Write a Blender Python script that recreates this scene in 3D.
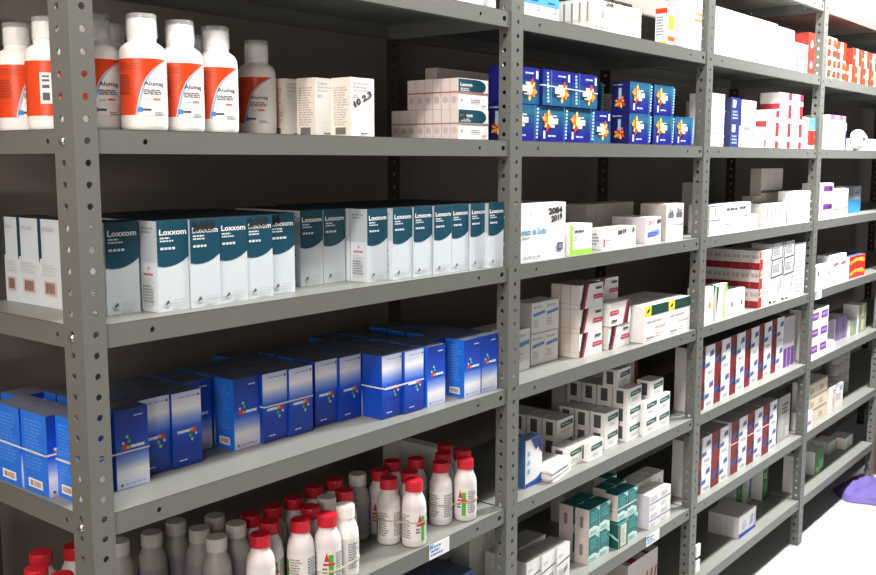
import bpy, math, random
from mathutils import Matrix, Vector
random.seed(7)
for o in list(bpy.data.objects): bpy.data.objects.remove(o)
sc = bpy.context.scene
COL = sc.collection
PI = math.pi

# ------------------------------------------------------------------ camera
cam_d = bpy.data.cameras.new('camera'); cam = bpy.data.objects.new('camera', cam_d); COL.objects.link(cam)
cam_d.sensor_width = 36.0; cam_d.lens = 36.0*973.6/876.0; cam_d.clip_start = .02
yaw, pit, rol = math.radians(51.122), math.radians(7.46), math.radians(.057)
fw = Vector((math.sin(yaw)*math.cos(pit), math.cos(yaw)*math.cos(pit), -math.sin(pit)))
rt = Vector((math.cos(yaw), -math.sin(yaw), 0)); up = rt.cross(fw)
r2 = rt*math.cos(rol)+up*math.sin(rol); u2 = -rt*math.sin(rol)+up*math.cos(rol)
cam.matrix_world = Matrix(((r2.x, u2.x, -fw.x, -.6155), (r2.y, u2.y, -fw.y, -1.0319), (r2.z, u2.z, -fw.z, 1.2950), (0, 0, 0, 1)))
sc.camera = cam
# ------------------------------------------------------------------ world, view
w = bpy.data.worlds.new('world'); sc.world = w; w.use_nodes = True
w.node_tree.nodes['Background'].inputs[0].default_value = (.7, .75, .8, 1)
w.node_tree.nodes['Background'].inputs[1].default_value = .005
vs = sc.view_settings
vs.view_transform = 'Standard'; vs.look = 'None'; vs.gamma = 1; vs.use_curve_mapping = False
vs.exposure = 0.0
# ceiling lamps of the room: (x, y, power, colour)
LAMPS = [(2.75, -.44, 185, (1, .99, .975)), (.75, -.50, 31, (1, .985, .97)), (-.95, -.62, 36, (1, .88, .80))]
WINDOW_FILL_POWER = 17
CEIL = 2.62

# ------------------------------------------------------------------ materials
def lin(c):
    if isinstance(c, str): c = tuple(int(c[i:i+2], 16)/255 for i in (0, 2, 4))
    return tuple(x/12.92 if x <= .04045 else ((x+.055)/1.055)**2.4 for x in c)
MATS = {}
def M(col, rough=.5, var=.05, scale=60, metal=0, name=None, bump=0, spec=.5):
    key = (col, rough, var, scale, metal, bump, spec)
    if key in MATS: return MATS[key]
    m = bpy.data.materials.new(name or 'paint_'+str(col)); m.use_nodes = True
    nt = m.node_tree; b = nt.nodes['Principled BSDF']
    c = lin(col)
    tc = nt.nodes.new('ShaderNodeTexCoord'); nz = nt.nodes.new('ShaderNodeTexNoise')
    nz.inputs['Scale'].default_value = scale; nz.inputs['Detail'].default_value = 4
    nt.links.new(tc.outputs['Object'], nz.inputs['Vector'])
    mx = nt.nodes.new('ShaderNodeMix'); mx.data_type = 'RGBA'
    mx.inputs[6].default_value = tuple(x*(1-var) for x in c)+(1,)
    mx.inputs[7].default_value = tuple(min(1, x*(1+var)) for x in c)+(1,)
    nt.links.new(nz.outputs['Fac'], mx.inputs[0]); nt.links.new(mx.outputs[2], b.inputs['Base Color'])
    b.inputs['Roughness'].default_value = rough; b.inputs['Metallic'].default_value = metal
    b.inputs['Specular IOR Level'].default_value = spec
    if bump:
        bp = nt.nodes.new('ShaderNodeBump'); bp.inputs['Strength'].default_value = bump; bp.inputs['Distance'].default_value = .002
        nt.links.new(nz.outputs['Fac'], bp.inputs['Height']); nt.links.new(bp.outputs[0], b.inputs['Normal'])
    MATS[key] = m
    return m
def ramp_mat(name, axis, lo, hi, stops, rough=.35):
    """printed colour gradient along an object axis"""
    m = bpy.data.materials.new(name); m.use_nodes = True; nt = m.node_tree; b = nt.nodes['Principled BSDF']
    tc = nt.nodes.new('ShaderNodeTexCoord'); sx = nt.nodes.new('ShaderNodeSeparateXYZ')
    mr = nt.nodes.new('ShaderNodeMapRange'); mr.inputs[1].default_value = lo; mr.inputs[2].default_value = hi
    cr = nt.nodes.new('ShaderNodeValToRGB'); e = cr.color_ramp.elements
    while len(e) < len(stops): e.new(.5)
    for k, (p, c) in enumerate(stops): e[k].position = p; e[k].color = lin(c)+(1,)
    nt.links.new(tc.outputs['Object'], sx.inputs[0]); nt.links.new(sx.outputs[axis], mr.inputs[0])
    nt.links.new(mr.outputs[0], cr.inputs[0]); nt.links.new(cr.outputs[0], b.inputs['Base Color'])
    b.inputs['Roughness'].default_value = rough
    return m
WHITE = M('f2f1ee', .45, .02); OFFW = M('e4e2de', .5, .03); PAPER = M('efefef', .7, .03); CREAM = M('e6dfd6', .5, .03)
BLACK = M('151515', .4, .1); INK = M('0b0b0c', .7, .1); GREY = M('9a9a98', .5, .05); LGREY = M('c4c6c8', .5, .04); DGREY = M('55565a', .5, .05)
GTXT = M('8b9096', .5, .05); DTXT = M('4c4f55', .5, .05)
STEEL = M('686a65', .38, .05, 25, name='grey_enamel_steel', bump=.04)
STEELD = M('7c7e78', .38, .05, 25, name='grey_enamel_steel_shelf', bump=.04)
ZINC = M('c8c8cc', .25, .1, 80, 1, name='zinc_bolt')

# ------------------------------------------------------------------ mesh builder
class MB:
    def __init__(s): s.v = []; s.f = []; s.mi = []; s.mats = []; s.sm = []
    def m(s, mat):
        if mat not in s.mats: s.mats.append(mat)
        return s.mats.index(mat)
    def face(s, pts, mat, smooth=False):
        n = len(s.v); s.v.extend(tuple(p) for p in pts); s.f.append(tuple(range(n, n+len(pts)))); s.mi.append(s.m(mat)); s.sm.append(smooth)
    def box(s, x0, y0, z0, x1, y1, z1, mat, skip=''):
        n = len(s.v)
        s.v.extend([(x0, y0, z0), (x1, y0, z0), (x1, y1, z0), (x0, y1, z0), (x0, y0, z1), (x1, y0, z1), (x1, y1, z1), (x0, y1, z1)])
        for k, q in (('b', (0, 3, 2, 1)), ('t', (4, 5, 6, 7)), ('f', (0, 1, 5, 4)), ('k', (2, 3, 7, 6)), ('l', (0, 4, 7, 3)), ('r', (1, 2, 6, 5))):
            if k in skip: continue
            s.f.append(tuple(n+i for i in q)); s.mi.append(s.m(mat[k] if isinstance(mat, dict) else mat)); s.sm.append(False)
    def lathe(s, prof, mat, seg=32, cx=0, cy=0, rib=0, ribz=None):
        n = len(s.v); L = len(prof)
        for i in range(seg):
            a = 2*PI*i/seg
            for (r, z) in prof:
                rr = r
                if rib and ribz and ribz[0] <= z <= ribz[1] and r > .004: rr = r-(rib if i % 2 else 0)
                s.v.append((cx+rr*math.cos(a), cy+rr*math.sin(a), z))
        for i in range(seg):
            j = (i+1) % seg
            for k in range(L-1):
                s.f.append((n+i*L+k, n+j*L+k, n+j*L+k+1, n+i*L+k+1)); s.mi.append(s.m(mat)); s.sm.append(not rib)
    def build(s, name):
        me = bpy.data.meshes.new(name); me.from_pydata(s.v, [], s.f)
        for m in s.mats: me.materials.append(m)
        me.polygons.foreach_set('material_index', s.mi); me.polygons.foreach_set('use_smooth', s.sm)
        me.update(); return me
def obj(name, me, parent=None, loc=(0, 0, 0), rz=0):
    o = bpy.data.objects.new(name, me); COL.objects.link(o); o.location = loc; o.rotation_euler = (0, 0, rz)
    if parent is not None: o.parent = parent
    return o
def tag(o, label, cat, group=None):
    o['label'] = label; o['category'] = cat
    if group: o['group'] = group
    return o
def struct(name, mb, label, cat):
    o = obj(name, mb.build(name)); o['kind'] = 'structure'; o['label'] = label; o['category'] = cat; return o

# text turned into flat polygons in a unit box
TXT = {}
def text_polys(s, bold=.012):
    if (s, bold) not in TXT:
        c = bpy.data.curves.new('t', 'FONT'); c.body = s; c.resolution_u = 2; c.offset = bold
        o = bpy.data.objects.new('t', c); COL.objects.link(o)
        bpy.context.view_layer.update()
        me = bpy.data.meshes.new_from_object(o.evaluated_get(bpy.context.evaluated_depsgraph_get()))
        vs_ = [(v.co.x, v.co.y) for v in me.vertices]; fs = [tuple(p.vertices) for p in me.polygons]
        bpy.data.objects.remove(o); bpy.data.curves.remove(c); bpy.data.meshes.remove(me)
        x0 = min(v[0] for v in vs_); x1 = max(v[0] for v in vs_); y0 = min(v[1] for v in vs_); y1 = max(v[1] for v in vs_)
        TXT[s, bold] = ([((a-x0)/(x1-x0), (b-y0)/(y1-y0)) for a, b in vs_], fs)
    return TXT[s, bold]
def word_rects(u0, v0, u1, v1, n, rnd, ragged=.35):
    """greeked print: n lines of little word blocks"""
    out = []; lh = (v1-v0)/n
    for i in range(n):
        vb = v0+i*lh+lh*.2; u = u0; end = u1-(u1-u0)*ragged*rnd.random()
        while u < end-.01:
            L = (u1-u0)*rnd.uniform(.12, .32); e = min(u+L, end)
            out.append((u, vb, e, vb+lh*.55)); u = e+(u1-u0)*.045
    return out

# ------------------------------------------------------------------ cartons
KIND = {}
def carton(key, w, d, h, base, front=(), left=(), top=(), flap=None, sides=None, seed=1):
    """one printed carton mesh; face coordinates are fractions of the face"""
    mb = MB(); rnd = random.Random(hash(key) % 1000 if False else seed+len(key))
    md = {k: base for k in 'btfklr'}
    if sides: md.update(sides)
    mb.box(-w/2, -d/2, 0, w/2, d/2, h, md)
    FR = {'front': ((-w/2, -d/2, 0), (1, 0, 0), (0, 0, 1), (0, -1, 0), w, h),
          'left': ((-w/2, d/2, 0), (0, -1, 0), (0, 0, 1), (-1, 0, 0), d, h),
          'top': ((-w/2, -d/2, h), (1, 0, 0), (0, 1, 0), (0, 0, 1), w, d)}
    def pt(fr, u, v, k):
        O, U, V, N, W, H = fr
        return tuple(O[i]+U[i]*u*W+V[i]*v*H+N[i]*k*.00022 for i in range(3))
    for face, ops in (('front', front), ('left', left), ('top', top)):
        fr = FR[face]; k = 1
        for op in ops:
            t = op[0]; k += 1
            if t == 'r':
                _, a, b, c, e, mat = op; mb.face([pt(fr, a, b, k), pt(fr, c, b, k), pt(fr, c, e, k), pt(fr, a, e, k)], mat)
            elif t == 'p':
                mb.face([pt(fr, a, b, k) for a, b in op[1]], op[2])
            elif t == 'c':
                _, a, b, r, mat = op; asp = fr[4]/fr[5]
                mb.face([pt(fr, a+r*math.cos(i*PI/6), b+r*asp*math.sin(i*PI/6), k) for i in range(12)], mat)
            elif t == 't':
                _, s_, a, b, c, e, mat = op[:7]; ang = op[7] if len(op) > 7 else 0
                vv, ff = text_polys(s_, .05 if mat is INK else .02); W, H = fr[4], fr[5]
                cx, cy = (a+c)/2*W, (b+e)/2*H; P = []
                for x, y in vv:
                    X, Y = (x-.5)*(c-a)*W, (y-.5)*(e-b)*H
                    P.append(((cx+X*math.cos(ang)-Y*math.sin(ang))/W, (cy+X*math.sin(ang)+Y*math.cos(ang))/H))
                for f in ff: mb.face([pt(fr, P[i][0], P[i][1], k) for i in f], mat)
            elif t == 'l':
                _, a, b, c, e, n, mat = op
                for q in word_rects(a, b, c, e, n, rnd): mb.face([pt(fr, q[0], q[1], k), pt(fr, q[2], q[1], k), pt(fr, q[2], q[3], k), pt(fr, q[0], q[3], k)], mat)
            elif t == 'b':      # bar code
                _, a, b, c, e, mat = op; u = a
                while u < c:
                    x = u+(c-a)*rnd.choice((.03, .05, .08)); mb.face([pt(fr, u, b, k), pt(fr, min(x, c), b, k), pt(fr, min(x, c), e, k), pt(fr, u, e, k)], mat); u = x+(c-a)*rnd.choice((.03, .05))
    me = mb.build(key)
    fm = None
    if flap:
        fb = MB(); t = .0006
        fb.box(-w/2+.001, -d/2+.0015, h+.0001, w/2-.001, d/2-.0005, h+t, flap)
        fb.box(-w/2+.001, -d/2+.0002, h+.0001, -w/2+.008, -d/2+.0014, h+t, flap); fb.box(w/2-.008, -d/2+.0002, h+.0001, w/2-.001, -d/2+.0014, h+t, flap)
        fm = fb.build(key+'_flap')
    KIND[key] = (me, w, d, h, fm)
NAMES = (('lox', 'teal_white_carton'), ('teal_lying', 'teal_flat_pack'), ('blue_stroke', 'blue_stroke_carton'), ('blue_swirl', 'blue_swirl_carton'), ('blue_red', 'blue_topped_carton'), ('blue_s', 'printed_carton'), ('blue_f', 'blue_grey_carton'), ('blue', 'blue_carton'), ('navy_', 'navy_white_carton'), ('navy', 'navy_burst_carton'), ('crimson', 'crimson_striped_carton'),
    ('green_label', 'green_labelled_carton'), ('teal_pack', 'teal_pack'), ('orange', 'orange_carton'), ('red_wave', 'red_wave_carton'), ('red_', 'red_marked_carton'), ('grey', 'grey_carton'), ('purple', 'purple_marked_carton'), ('lilac', 'lilac_carton'), ('violet', 'violet_marked_carton'), ('beige', 'beige_pack'), ('long', 'long_white_carton'), ('flat', 'flat_carton'), ('shade', 'pale_carton'), ('rear', 'pale_carton'), ('tall_plain', 'pale_carton'), ('plain', 'plain_carton'), ('black', 'black_lined_carton'))
def put(key, x0, yf, z, label, group=None, rz=0, flip=False, name=None, cat='carton'):
    me, w_, d_, h_, fm = KIND[key]
    if name is None: name = next((n for p, n in NAMES if key.startswith(p)), 'medicine_carton')
    o = obj(name, me, None, (x0+w_/2, yf+d_/2, z+.0003+(h_+.0008 if flip else 0)), math.radians(rz))
    if flip: o.rotation_euler = (0, PI, math.radians(rz))
    if fm: obj('tuck_flap', fm, o)
    tag(o, label, cat, group)
    return o
def fan(cx, cy, r, n, cols, a0=0, aspect=1):
    """petal burst: list of polygon ops"""
    ops = []
    for i in range(n):
        a = a0+i*2*PI/n; rr = r*(.8+.35*((i*7) % 3)/2)
        p = [(cx+.12*rr*math.cos(a+1.3), cy+.12*rr*math.sin(a+1.3)*aspect), (cx+rr*.75*math.cos(a-.28), cy+rr*.75*math.sin(a-.28)*aspect),
             (cx+rr*math.cos(a), cy+rr*math.sin(a)*aspect), (cx+rr*.75*math.cos(a+.28), cy+rr*.75*math.sin(a+.28)*aspect)]
        ops.append(('p', p, cols[i % len(cols)]))
    return ops

# ------------------------------------------------------------------ the room
X = [0.0, .8758, 1.7302, 2.6063, 3.48, 4.355]
Z = [1.790, 1.5619, 1.3310, 1.0985, .8634, .6274, .3838, .1588]
DEP = .300; LIP = .029
def room():
    wall = M('766e67', .75, .06, 8, name='wall_paint'); flo = bpy.data.materials.new('speckled_floor'); flo.use_nodes = True
    nt = flo.node_tree; b = nt.nodes['Principled BSDF']; tc = nt.nodes.new('ShaderNodeTexCoord')
    nz = nt.nodes.new('ShaderNodeTexNoise'); nz.inputs['Scale'].default_value = 130; nz.inputs['Detail'].default_value = 2
    cr = nt.nodes.new('ShaderNodeValToRGB'); e = cr.color_ramp.elements
    e[0].position = .34; e[0].color = lin('8c9193')+(1,); e[1].position = .5; e[1].color = lin('a9acac')+(1,)
    nt.links.new(tc.outputs['Object'], nz.inputs['Vector']); nt.links.new(nz.outputs['Fac'], cr.inputs[0]); nt.links.new(cr.outputs[0], b.inputs['Base Color'])
    b.inputs['Roughness'].default_value = .4
    x0, x1, y0, y1 = -1.55, 4.75, -2.3, .36
    def slab(name, a, mat, label, cat):
        mb = MB(); mb.box(*a, mat); return struct(name, mb, label, cat)
    slab('floor', (x0-.1, y0-.1, -.1, x1+.1, y1+.1, 0), flo, 'pale speckled terrazzo floor of the storeroom', 'floor')
    slab('ceiling', (x0-.1, y0-.1, CEIL, x1+.1, y1+.1, CEIL+.1), M('7d7b77', .8, .03, 6), 'plain off-white storeroom ceiling', 'ceiling')
    slab('wall_back', (x0, y1, 0, x1, y1+.1, CEIL), wall, 'grey brown painted wall behind the shelving', 'wall')
    slab('wall_front', (x0, y0-.1, 0, x1, y0, CEIL), M('4a4744', .8, .05, 6), 'dull grey wall across the aisle', 'wall')
    slab('wall_left', (x0-.1, y0, 0, x0, y1, CEIL), M('6a5f56', .8, .05, 6), 'dull brown wall beyond the open shelf end', 'wall')
    slab('wall_right', (x1, y0, 0, x1+.1, y1, CEIL), M('66646c', .75, .04, 6), 'pale lavender grey wall at the aisle end', 'wall')
    mb = MB(); fr = M('c9c4bc', .5); X0 = x0+.001
    for a in ((-1.75, .95, -1.70, 2.15), (-.35, .95, -.30, 2.15), (-1.70, .95, -.35, 1.0), (-1.70, 2.10, -.35, 2.15), (-1.045, 1.0, -1.005, 2.10)): mb.box(X0, a[0], a[1], X0+.05, a[2], a[3], fr)
    wn = struct('added_window_1', mb, 'added frosted window for warm fill in the side wall beyond the open shelf end', 'window')  # unseen window, added for warm fill light from the left
    pane = bpy.data.materials.new('added_glowing_pane'); pane.use_nodes = True; nt = pane.node_tree; b = nt.nodes['Principled BSDF']
    tc = nt.nodes.new('ShaderNodeTexCoord'); nz = nt.nodes.new('ShaderNodeTexNoise'); nz.inputs['Scale'].default_value = 90; nt.links.new(tc.outputs['Object'], nz.inputs[0]); nt.links.new(nz.outputs['Fac'], b.inputs['Roughness'])
    b.inputs['Emission Color'].default_value = (1, .88, .78, 1); b.inputs['Emission Strength'].default_value = 1.5
    for ya, yb in ((-1.698, -1.047), (-1.003, -.352)):
        mb = MB(); mb.box(X0+.01, ya, 1.002, X0+.02, yb, 2.098, pane); obj('pane', mb.build('pane'), wn)
    L = bpy.data.lights.new('window_fill_light', 'AREA'); L.shape = 'RECTANGLE'; L.size = 1.3; L.size_y = 1.05; L.energy = WINDOW_FILL_POWER; L.color = (1, .86, .76)
    lo = bpy.data.objects.new('window_fill_light', L); COL.objects.link(lo); lo.parent = wn; lo.location = (X0+.06, -1.03, 1.55); lo.rotation_euler = (0, -PI/2, 0)
room()
def lamps():
    hous = M('d8d8d4', .4); tube = bpy.data.materials.new('lit_tube'); tube.use_nodes = True
    nt = tube.node_tree; b = nt.nodes['Principled BSDF']; b.inputs['Emission Color'].default_value = (1, .97, .92, 1); b.inputs['Emission Strength'].default_value = 6
    tc = nt.nodes.new('ShaderNodeTexCoord'); nz = nt.nodes.new('ShaderNodeTexNoise'); nz.inputs['Scale'].default_value = 2; nt.links.new(tc.outputs['Object'], nz.inputs[0]); nt.links.new(nz.outputs['Fac'], b.inputs['Roughness'])
    for i, (x, y, p, c) in enumerate(LAMPS):
        e = bpy.data.objects.new('ceiling_lamp', None); COL.objects.link(e); e.location = (x, y, CEIL)
        tag(e, ('fluorescent batten on the ceiling over the far bays', 'fluorescent batten on the ceiling over the bottles bay', 'warm fluorescent batten on the ceiling beside the open shelf end')[i], 'lamp')
        mb = MB(); mb.box(-.62, -.06, -.05, .62, .06, -.001, hous); obj('housing', mb.build('housing'), e)
        mb = MB()
        for s in (-.03, .03):
            n = len(mb.v)
            for k in range(10):
                a = 2*PI*k/10; mb.v += [(-.59, s+.012*math.cos(a), -.068+.012*math.sin(a)), (.59, s+.012*math.cos(a), -.068+.012*math.sin(a))]
            for k in range(10):
                j = (k+1) % 10; mb.f.append((n+2*k, n+2*k+1, n+2*j+1, n+2*j)); mb.mi.append(mb.m(tube)); mb.sm.append(True)
        obj('tube', mb.build('tube'), e)
        L = bpy.data.lights.new('lamp_light', 'AREA'); L.shape = 'RECTANGLE'; L.size = 1.2; L.size_y = .12; L.energy = p; L.color = c
        lo = bpy.data.objects.new('lamp_light', L); COL.objects.link(lo); lo.parent = e; lo.location = (0, 0, -.085)
lamps()

# ------------------------------------------------------------------ shelving unit
def holed_strip(mb, O, U, V, N, width, zs, hole, th, mat, shape='o'):
    """strip of cells, each with a drilled hole. O origin, U along width, V along length, N thickness dir (from front into plate)"""
    O = Vector(O); U = Vector(U); V = Vector(V); N = Vector(N)
    angs = [PI*(i/4)+PI/4 for i in range(8)]
    for (a, b, has, hx) in zs:          # cell from a to b along V; hole at centre, hx along U
        c = (a+b)/2
        out = []
        rim = [(width, b), ((hx), b), (0, b), (0, c), (0, a), (hx, a), (width, a), (width, c)]
        if not has:
            for t in (0, th):
                q = [O+U*p[0]+V*p[1]+N*t for p in ((0, a), (width, a), (width, b), (0, b))]
                mb.face(q, mat)
            continue
        hol = [(hx+hole[0]*math.cos(an), c+hole[1]*math.sin(an)) for an in angs]
        for i in range(8):
            j = (i+1) % 8
            for t in (0, th):
                mb.face([O+U*p[0]+V*p[1]+N*t for p in (rim[i], rim[j], hol[j], hol[i])], mat)
            mb.face([O+U*hol[i][0]+V*hol[i][1], O+U*hol[j][0]+V*hol[j][1], O+U*hol[j][0]+V*hol[j][1]+N*th, O+U*hol[i][0]+V*hol[i][1]+N*th], mat)
PITCH = .02537
def post_mesh(name, fw_, sw, back=False, height=2.03, STEEL=STEEL):
    mb = MB(); n = int(height/PITCH); th = .002
    off = (Z[2]-LIP/2) % PITCH-PITCH/2
    cells = [(off+i*PITCH, off+(i+1)*PITCH, True, None) for i in range(n)]
    f = -1 if back else 1
    holed_strip(mb, (0, 0, 0), (1, 0, 0), (0, 0, 1), (0, f, 0), fw_, [(a, b, h, fw_*.56) for a, b, h, _ in cells], (.0043, .0043), th, STEEL)
    holed_strip(mb, (0, 0, 0), (0, f, 0), (0, 0, 1), (1, 0, 0), sw, [(a, b, h, sw*.56) for a, b, h, _ in cells], (.0043, .0043), th, STEEL)
    top = off+n*PITCH
    for z0, z1 in ((0, off), ):
        ya, yb = sorted((0, f*th)); mb.box(0, ya, 0, fw_, yb, off, STEEL); ya, yb = sorted((0, f*sw)); mb.box(0, ya, 0, th, yb, off, STEEL)
    # edge caps
    ya, yb = sorted((0, f*th)); mb.face([(fw_, ya, 0), (fw_, yb, 0), (fw_, yb, top), (fw_, ya, top)], STEEL)
    mb.face([(0, f*sw, 0), (th, f*sw, 0), (th, f*sw, top), (0, f*sw, top)], STEEL)
    return mb.build(name)
def shelf_mesh(name, W):
    mb = MB(); t = .0012
    mb.box(0, 0, -t, W, DEP-.006, 0, STEELD)
    D_ = DEP-.006
    cells = []; marks = [(.094, .0036, .0036), (W-.088, .0036, .0036), (W-.0165, .0062, .0048)]
    def lipface(O, U, N, L, mk):
        x = 0; cl = []
        for (c, a, b) in mk:
            if c-.01 > x: cl.append((x, c-.01, False, 0, 0, 0))
            cl.append((c-.01, c+.01, True, LIP/2, a, b)); x = c+.01
        cl.append((x, L, False, 0, 0, 0))
        for a, b, h, hx, ra, rb in cl: holed_strip(mb, O, (0, 0, -1), U, N, LIP, [(a, b, h, hx)], (rb, ra), t, STEEL)
    lipface((0, 0, 0), (1, 0, 0), (0, 1, 0), W, marks)
    lipface((0, D_, 0), (1, 0, 0), (0, -1, 0), W, [(.066, .0035, .0035), (W-.066, .0035, .0035)])
    lipface((0, 0, 0), (0, 1, 0), (1, 0, 0), D_, [(.06, .0035, .0035), (D_-.06, .0035, .0035)])
    lipface((W, 0, 0), (0, 1, 0), (-1, 0, 0), D_, [(.06, .0035, .0035), (D_-.06, .0035, .0035)])
    mb.box(t, t, -LIP, W-t, .012, -LIP+t, STEEL); mb.box(t, D_-.012, -LIP, W-t, D_-t, -LIP+t, STEEL)
    return mb.build(name)
unit = bpy.data.objects.new('shelving_unit', None); COL.objects.link(unit)
tag(unit, 'long grey enamelled steel shelving with perforated angle posts and many shelves', 'shelving')
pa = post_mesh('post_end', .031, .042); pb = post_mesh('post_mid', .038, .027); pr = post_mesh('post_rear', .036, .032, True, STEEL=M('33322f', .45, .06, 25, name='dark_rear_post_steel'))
bolt = MB(); bolt.lathe([(0, .0035), (.003, .0033), (.0052, .0018), (.0056, 0)], ZINC, 12); bolt_me = bolt.build('bolt')
shelves = {}
for i in range(6):
    p = obj('post', pa if i == 0 else pb, unit, (X[i], 0, 0))
    if i == 0:
        for k in range(len(Z)):
            b_ = obj('bolt', bolt_me, p, (-.0002, .024, Z[k]-LIP/2)); b_.rotation_euler = (0, -PI/2, 0)
    if i == 2:
        clip = MB(); clip.box(.0385, -.004, .235, .062, .002, .268, PAPER); clip.box(.0385, -.004, .192, .062, .002, .224, PAPER)
        obj('plastic_clip', clip.build('clip'), p)
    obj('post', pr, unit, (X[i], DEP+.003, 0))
for b in range(5):  # the last bay is added out of view to shade the wall behind
    W = X[b+1]-X[b]-.0055
    me = shelf_mesh('shelf', W)
    for k in range(len(Z) if b < 4 else len(Z)-1): shelves[b, k] = obj('shelf', me, unit, (X[b]+.0032, .0026, Z[k]))
# paper shelf tags on the lips
def lip_tag(b, k, x0, w_):
    mb = MB(); mb.box(x0, -.0012, -.028, x0+w_, -.0002, -.001, PAPER)
    for q in word_rects(.06, .15, .7, .9, 3, random.Random(4)): mb.face([(x0+q[0]*w_, -.0014, -.028+q[1]*.027), (x0+q[2]*w_, -.0014, -.028+q[1]*.027), (x0+q[2]*w_, -.0014, -.028+q[3]*.027), (x0+q[0]*w_, -.0014, -.028+q[3]*.027)], M('3f8fc4'))
    mb.face([(x0, -.0013, -.001), (x0, -.0013, -.012), (x0+w_*.25, -.0013, -.001)], M('5aa6d8'))
    o = obj('paper_tag', mb.build('paper_tag'), shelves[b, k]); o['label'] = 'small white and blue paper shelf tag'
lip_tag(0, 5, .640, .056); lip_tag(1, 6, .60, .07); lip_tag(3, 4, .055, .06)

# ------------------------------------------------------------------ rubber bands
def band(pts, z, label, col='b79a78', group='rubber bands around the packs', tilt=0, r=.0007, slope=None):
    mb = MB(); m = M(col, .6); n = len(pts); hz_ = .0011
    # cross section rectangle swept along closed path (outward normal from centroid)
    cx = sum(p[0] for p in pts)/n; cy = sum(p[1] for p in pts)/n
    R = []
    for x, y in pts:
        d = math.hypot(x-cx, y-cy); ux, uy = (x-cx)/d, (y-cy)/d
        zz = z+(slope[0]*(x-cx)+slope[1]*(y-cy) if slope else 0)
        R.append([(x, y, zz-hz_), (x+ux*r, y+uy*r, zz-hz_), (x+ux*r, y+uy*r, zz+hz_), (x, y, zz+hz_)])
    for i in range(n):
        j = (i+1) % n
        for k in range(4):
            l = (k+1) % 4; mb.face([R[i][k], R[j][k], R[j][l], R[i][l]], m)
    cxw = (cx, cy, z)
    mb.v = [(a-cx, b-cy, c-z) for a, b, c in mb.v]
    return tag(obj('rubber_band', mb.build('rubber_band'), None, cxw), label, 'rubber band', group)
def rect_band(x0, y0, x1, y1, z, label, **k):
    e = .0006; x0 -= e; y0 -= e; x1 += e; y1 += e
    pts = []
    for t in range(6): pts.append((x0+(x1-x0)*t/6, y0))
    for t in range(4): pts.append((x1, y0+(y1-y0)*t/4))
    for t in range(6): pts.append((x1-(x1-x0)*t/6, y1))
    for t in range(4): pts.append((x0, y1-(y1-y0)*t/4))
    return band(pts, z, label, **k)
def pair_band(a, b, r, z, label, **k):
    ang = math.atan2(b[1]-a[1], b[0]-a[0]); pts = []
    for i in range(9): t = ang-PI/2+PI*i/8; pts.append((b[0]+r*math.cos(t), b[1]+r*math.sin(t)))
    for i in range(9): t = ang+PI/2+PI*i/8; pts.append((a[0]+r*math.cos(t), a[1]+r*math.sin(t)))
    return band(pts, z, label, **k)

# ------------------------------------------------------------------ bottles
def wrap_rect(mb, r, a0, z0, a1, z1, mat):
    n = max(1, int(abs(a1-a0)/.12)+1)
    for i in range(n):
        p, q = a0+(a1-a0)*i/n, a0+(a1-a0)*(i+1)/n
        mb.face([(r*math.sin(p), -r*math.cos(p), z0), (r*math.sin(q), -r*math.cos(q), z0), (r*math.sin(q), -r*math.cos(q), z1), (r*math.sin(p), -r*math.cos(p), z1)], mat)
def wrap_text(mb, r, s, a0, z0, a1, z1, mat):
    vv, ff = text_polys(s)
    P = [(r*math.sin(a0+x*(a1-a0)), -r*math.cos(a0+x*(a1-a0)), z0+y*(z1-z0)) for x, y in vv]
    for f in ff: mb.face([P[i] for i in f], mat)
def swoosh_label(z0, z1):
    m = bpy.data.materials.new('orange_swoosh_label'); m.use_nodes = True; nt = m.node_tree; b = nt.nodes['Principled BSDF']
    L = nt.links.new
    def mth(op, a, b_=None):
        n = nt.nodes.new('ShaderNodeMath'); n.operation = op
        for i, q in enumerate((a, b_)):
            if q is None: continue
            if isinstance(q, (int, float)): n.inputs[i].default_value = q
            else: L(q, n.inputs[i])
        return n.outputs[0]
    tc = nt.nodes.new('ShaderNodeTexCoord'); sx = nt.nodes.new('ShaderNodeSeparateXYZ'); L(tc.outputs['Object'], sx.inputs[0])
    phi = mth('ARCTAN2', sx.outputs[0], mth('MULTIPLY', sx.outputs[1], -1.0))
    s = mth('DIVIDE', mth('SUBTRACT', sx.outputs[2], z0), z1-z0)
    sm = mth('MAXIMUM', s, .0001); pb = mth('ADD', mth('ADD', mth('MULTIPLY', mth('POWER', sm, 5.0), 1.03), mth('MULTIPLY', sm, .55)), -.38)
    d = mth('SUBTRACT', phi, pb)
    cr = nt.nodes.new('ShaderNodeValToRGB'); cr.color_ramp.interpolation = 'CONSTANT'; e = cr.color_ramp.elements
    mr = nt.nodes.new('ShaderNodeMapRange'); mr.inputs[1].default_value = -.2; mr.inputs[2].default_value = .4; L(d, mr.inputs[0])
    st = [(0, 'd8451a'), (.333, 'f3d5c6'), (.37, '8ab6de'), (.55, 'f3f2ef')]
    while len(e) < len(st): e.new(.5)
    for k, (p, c) in enumerate(st): e[k].position = p; e[k].color = lin(c)+(1,)
    L(mr.outputs[0], cr.inputs[0])
    mx = nt.nodes.new('ShaderNodeMix'); mx.data_type = 'RGBA'; L(mth('GREATER_THAN', phi, 2.1), mx.inputs[0]); L(cr.outputs[0], mx.inputs[6]); mx.inputs[7].default_value = lin('d8451a')+(1,)
    L(mx.outputs[2], b.inputs['Base Color']); b.inputs['Roughness'].default_value = .35
    return m
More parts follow.
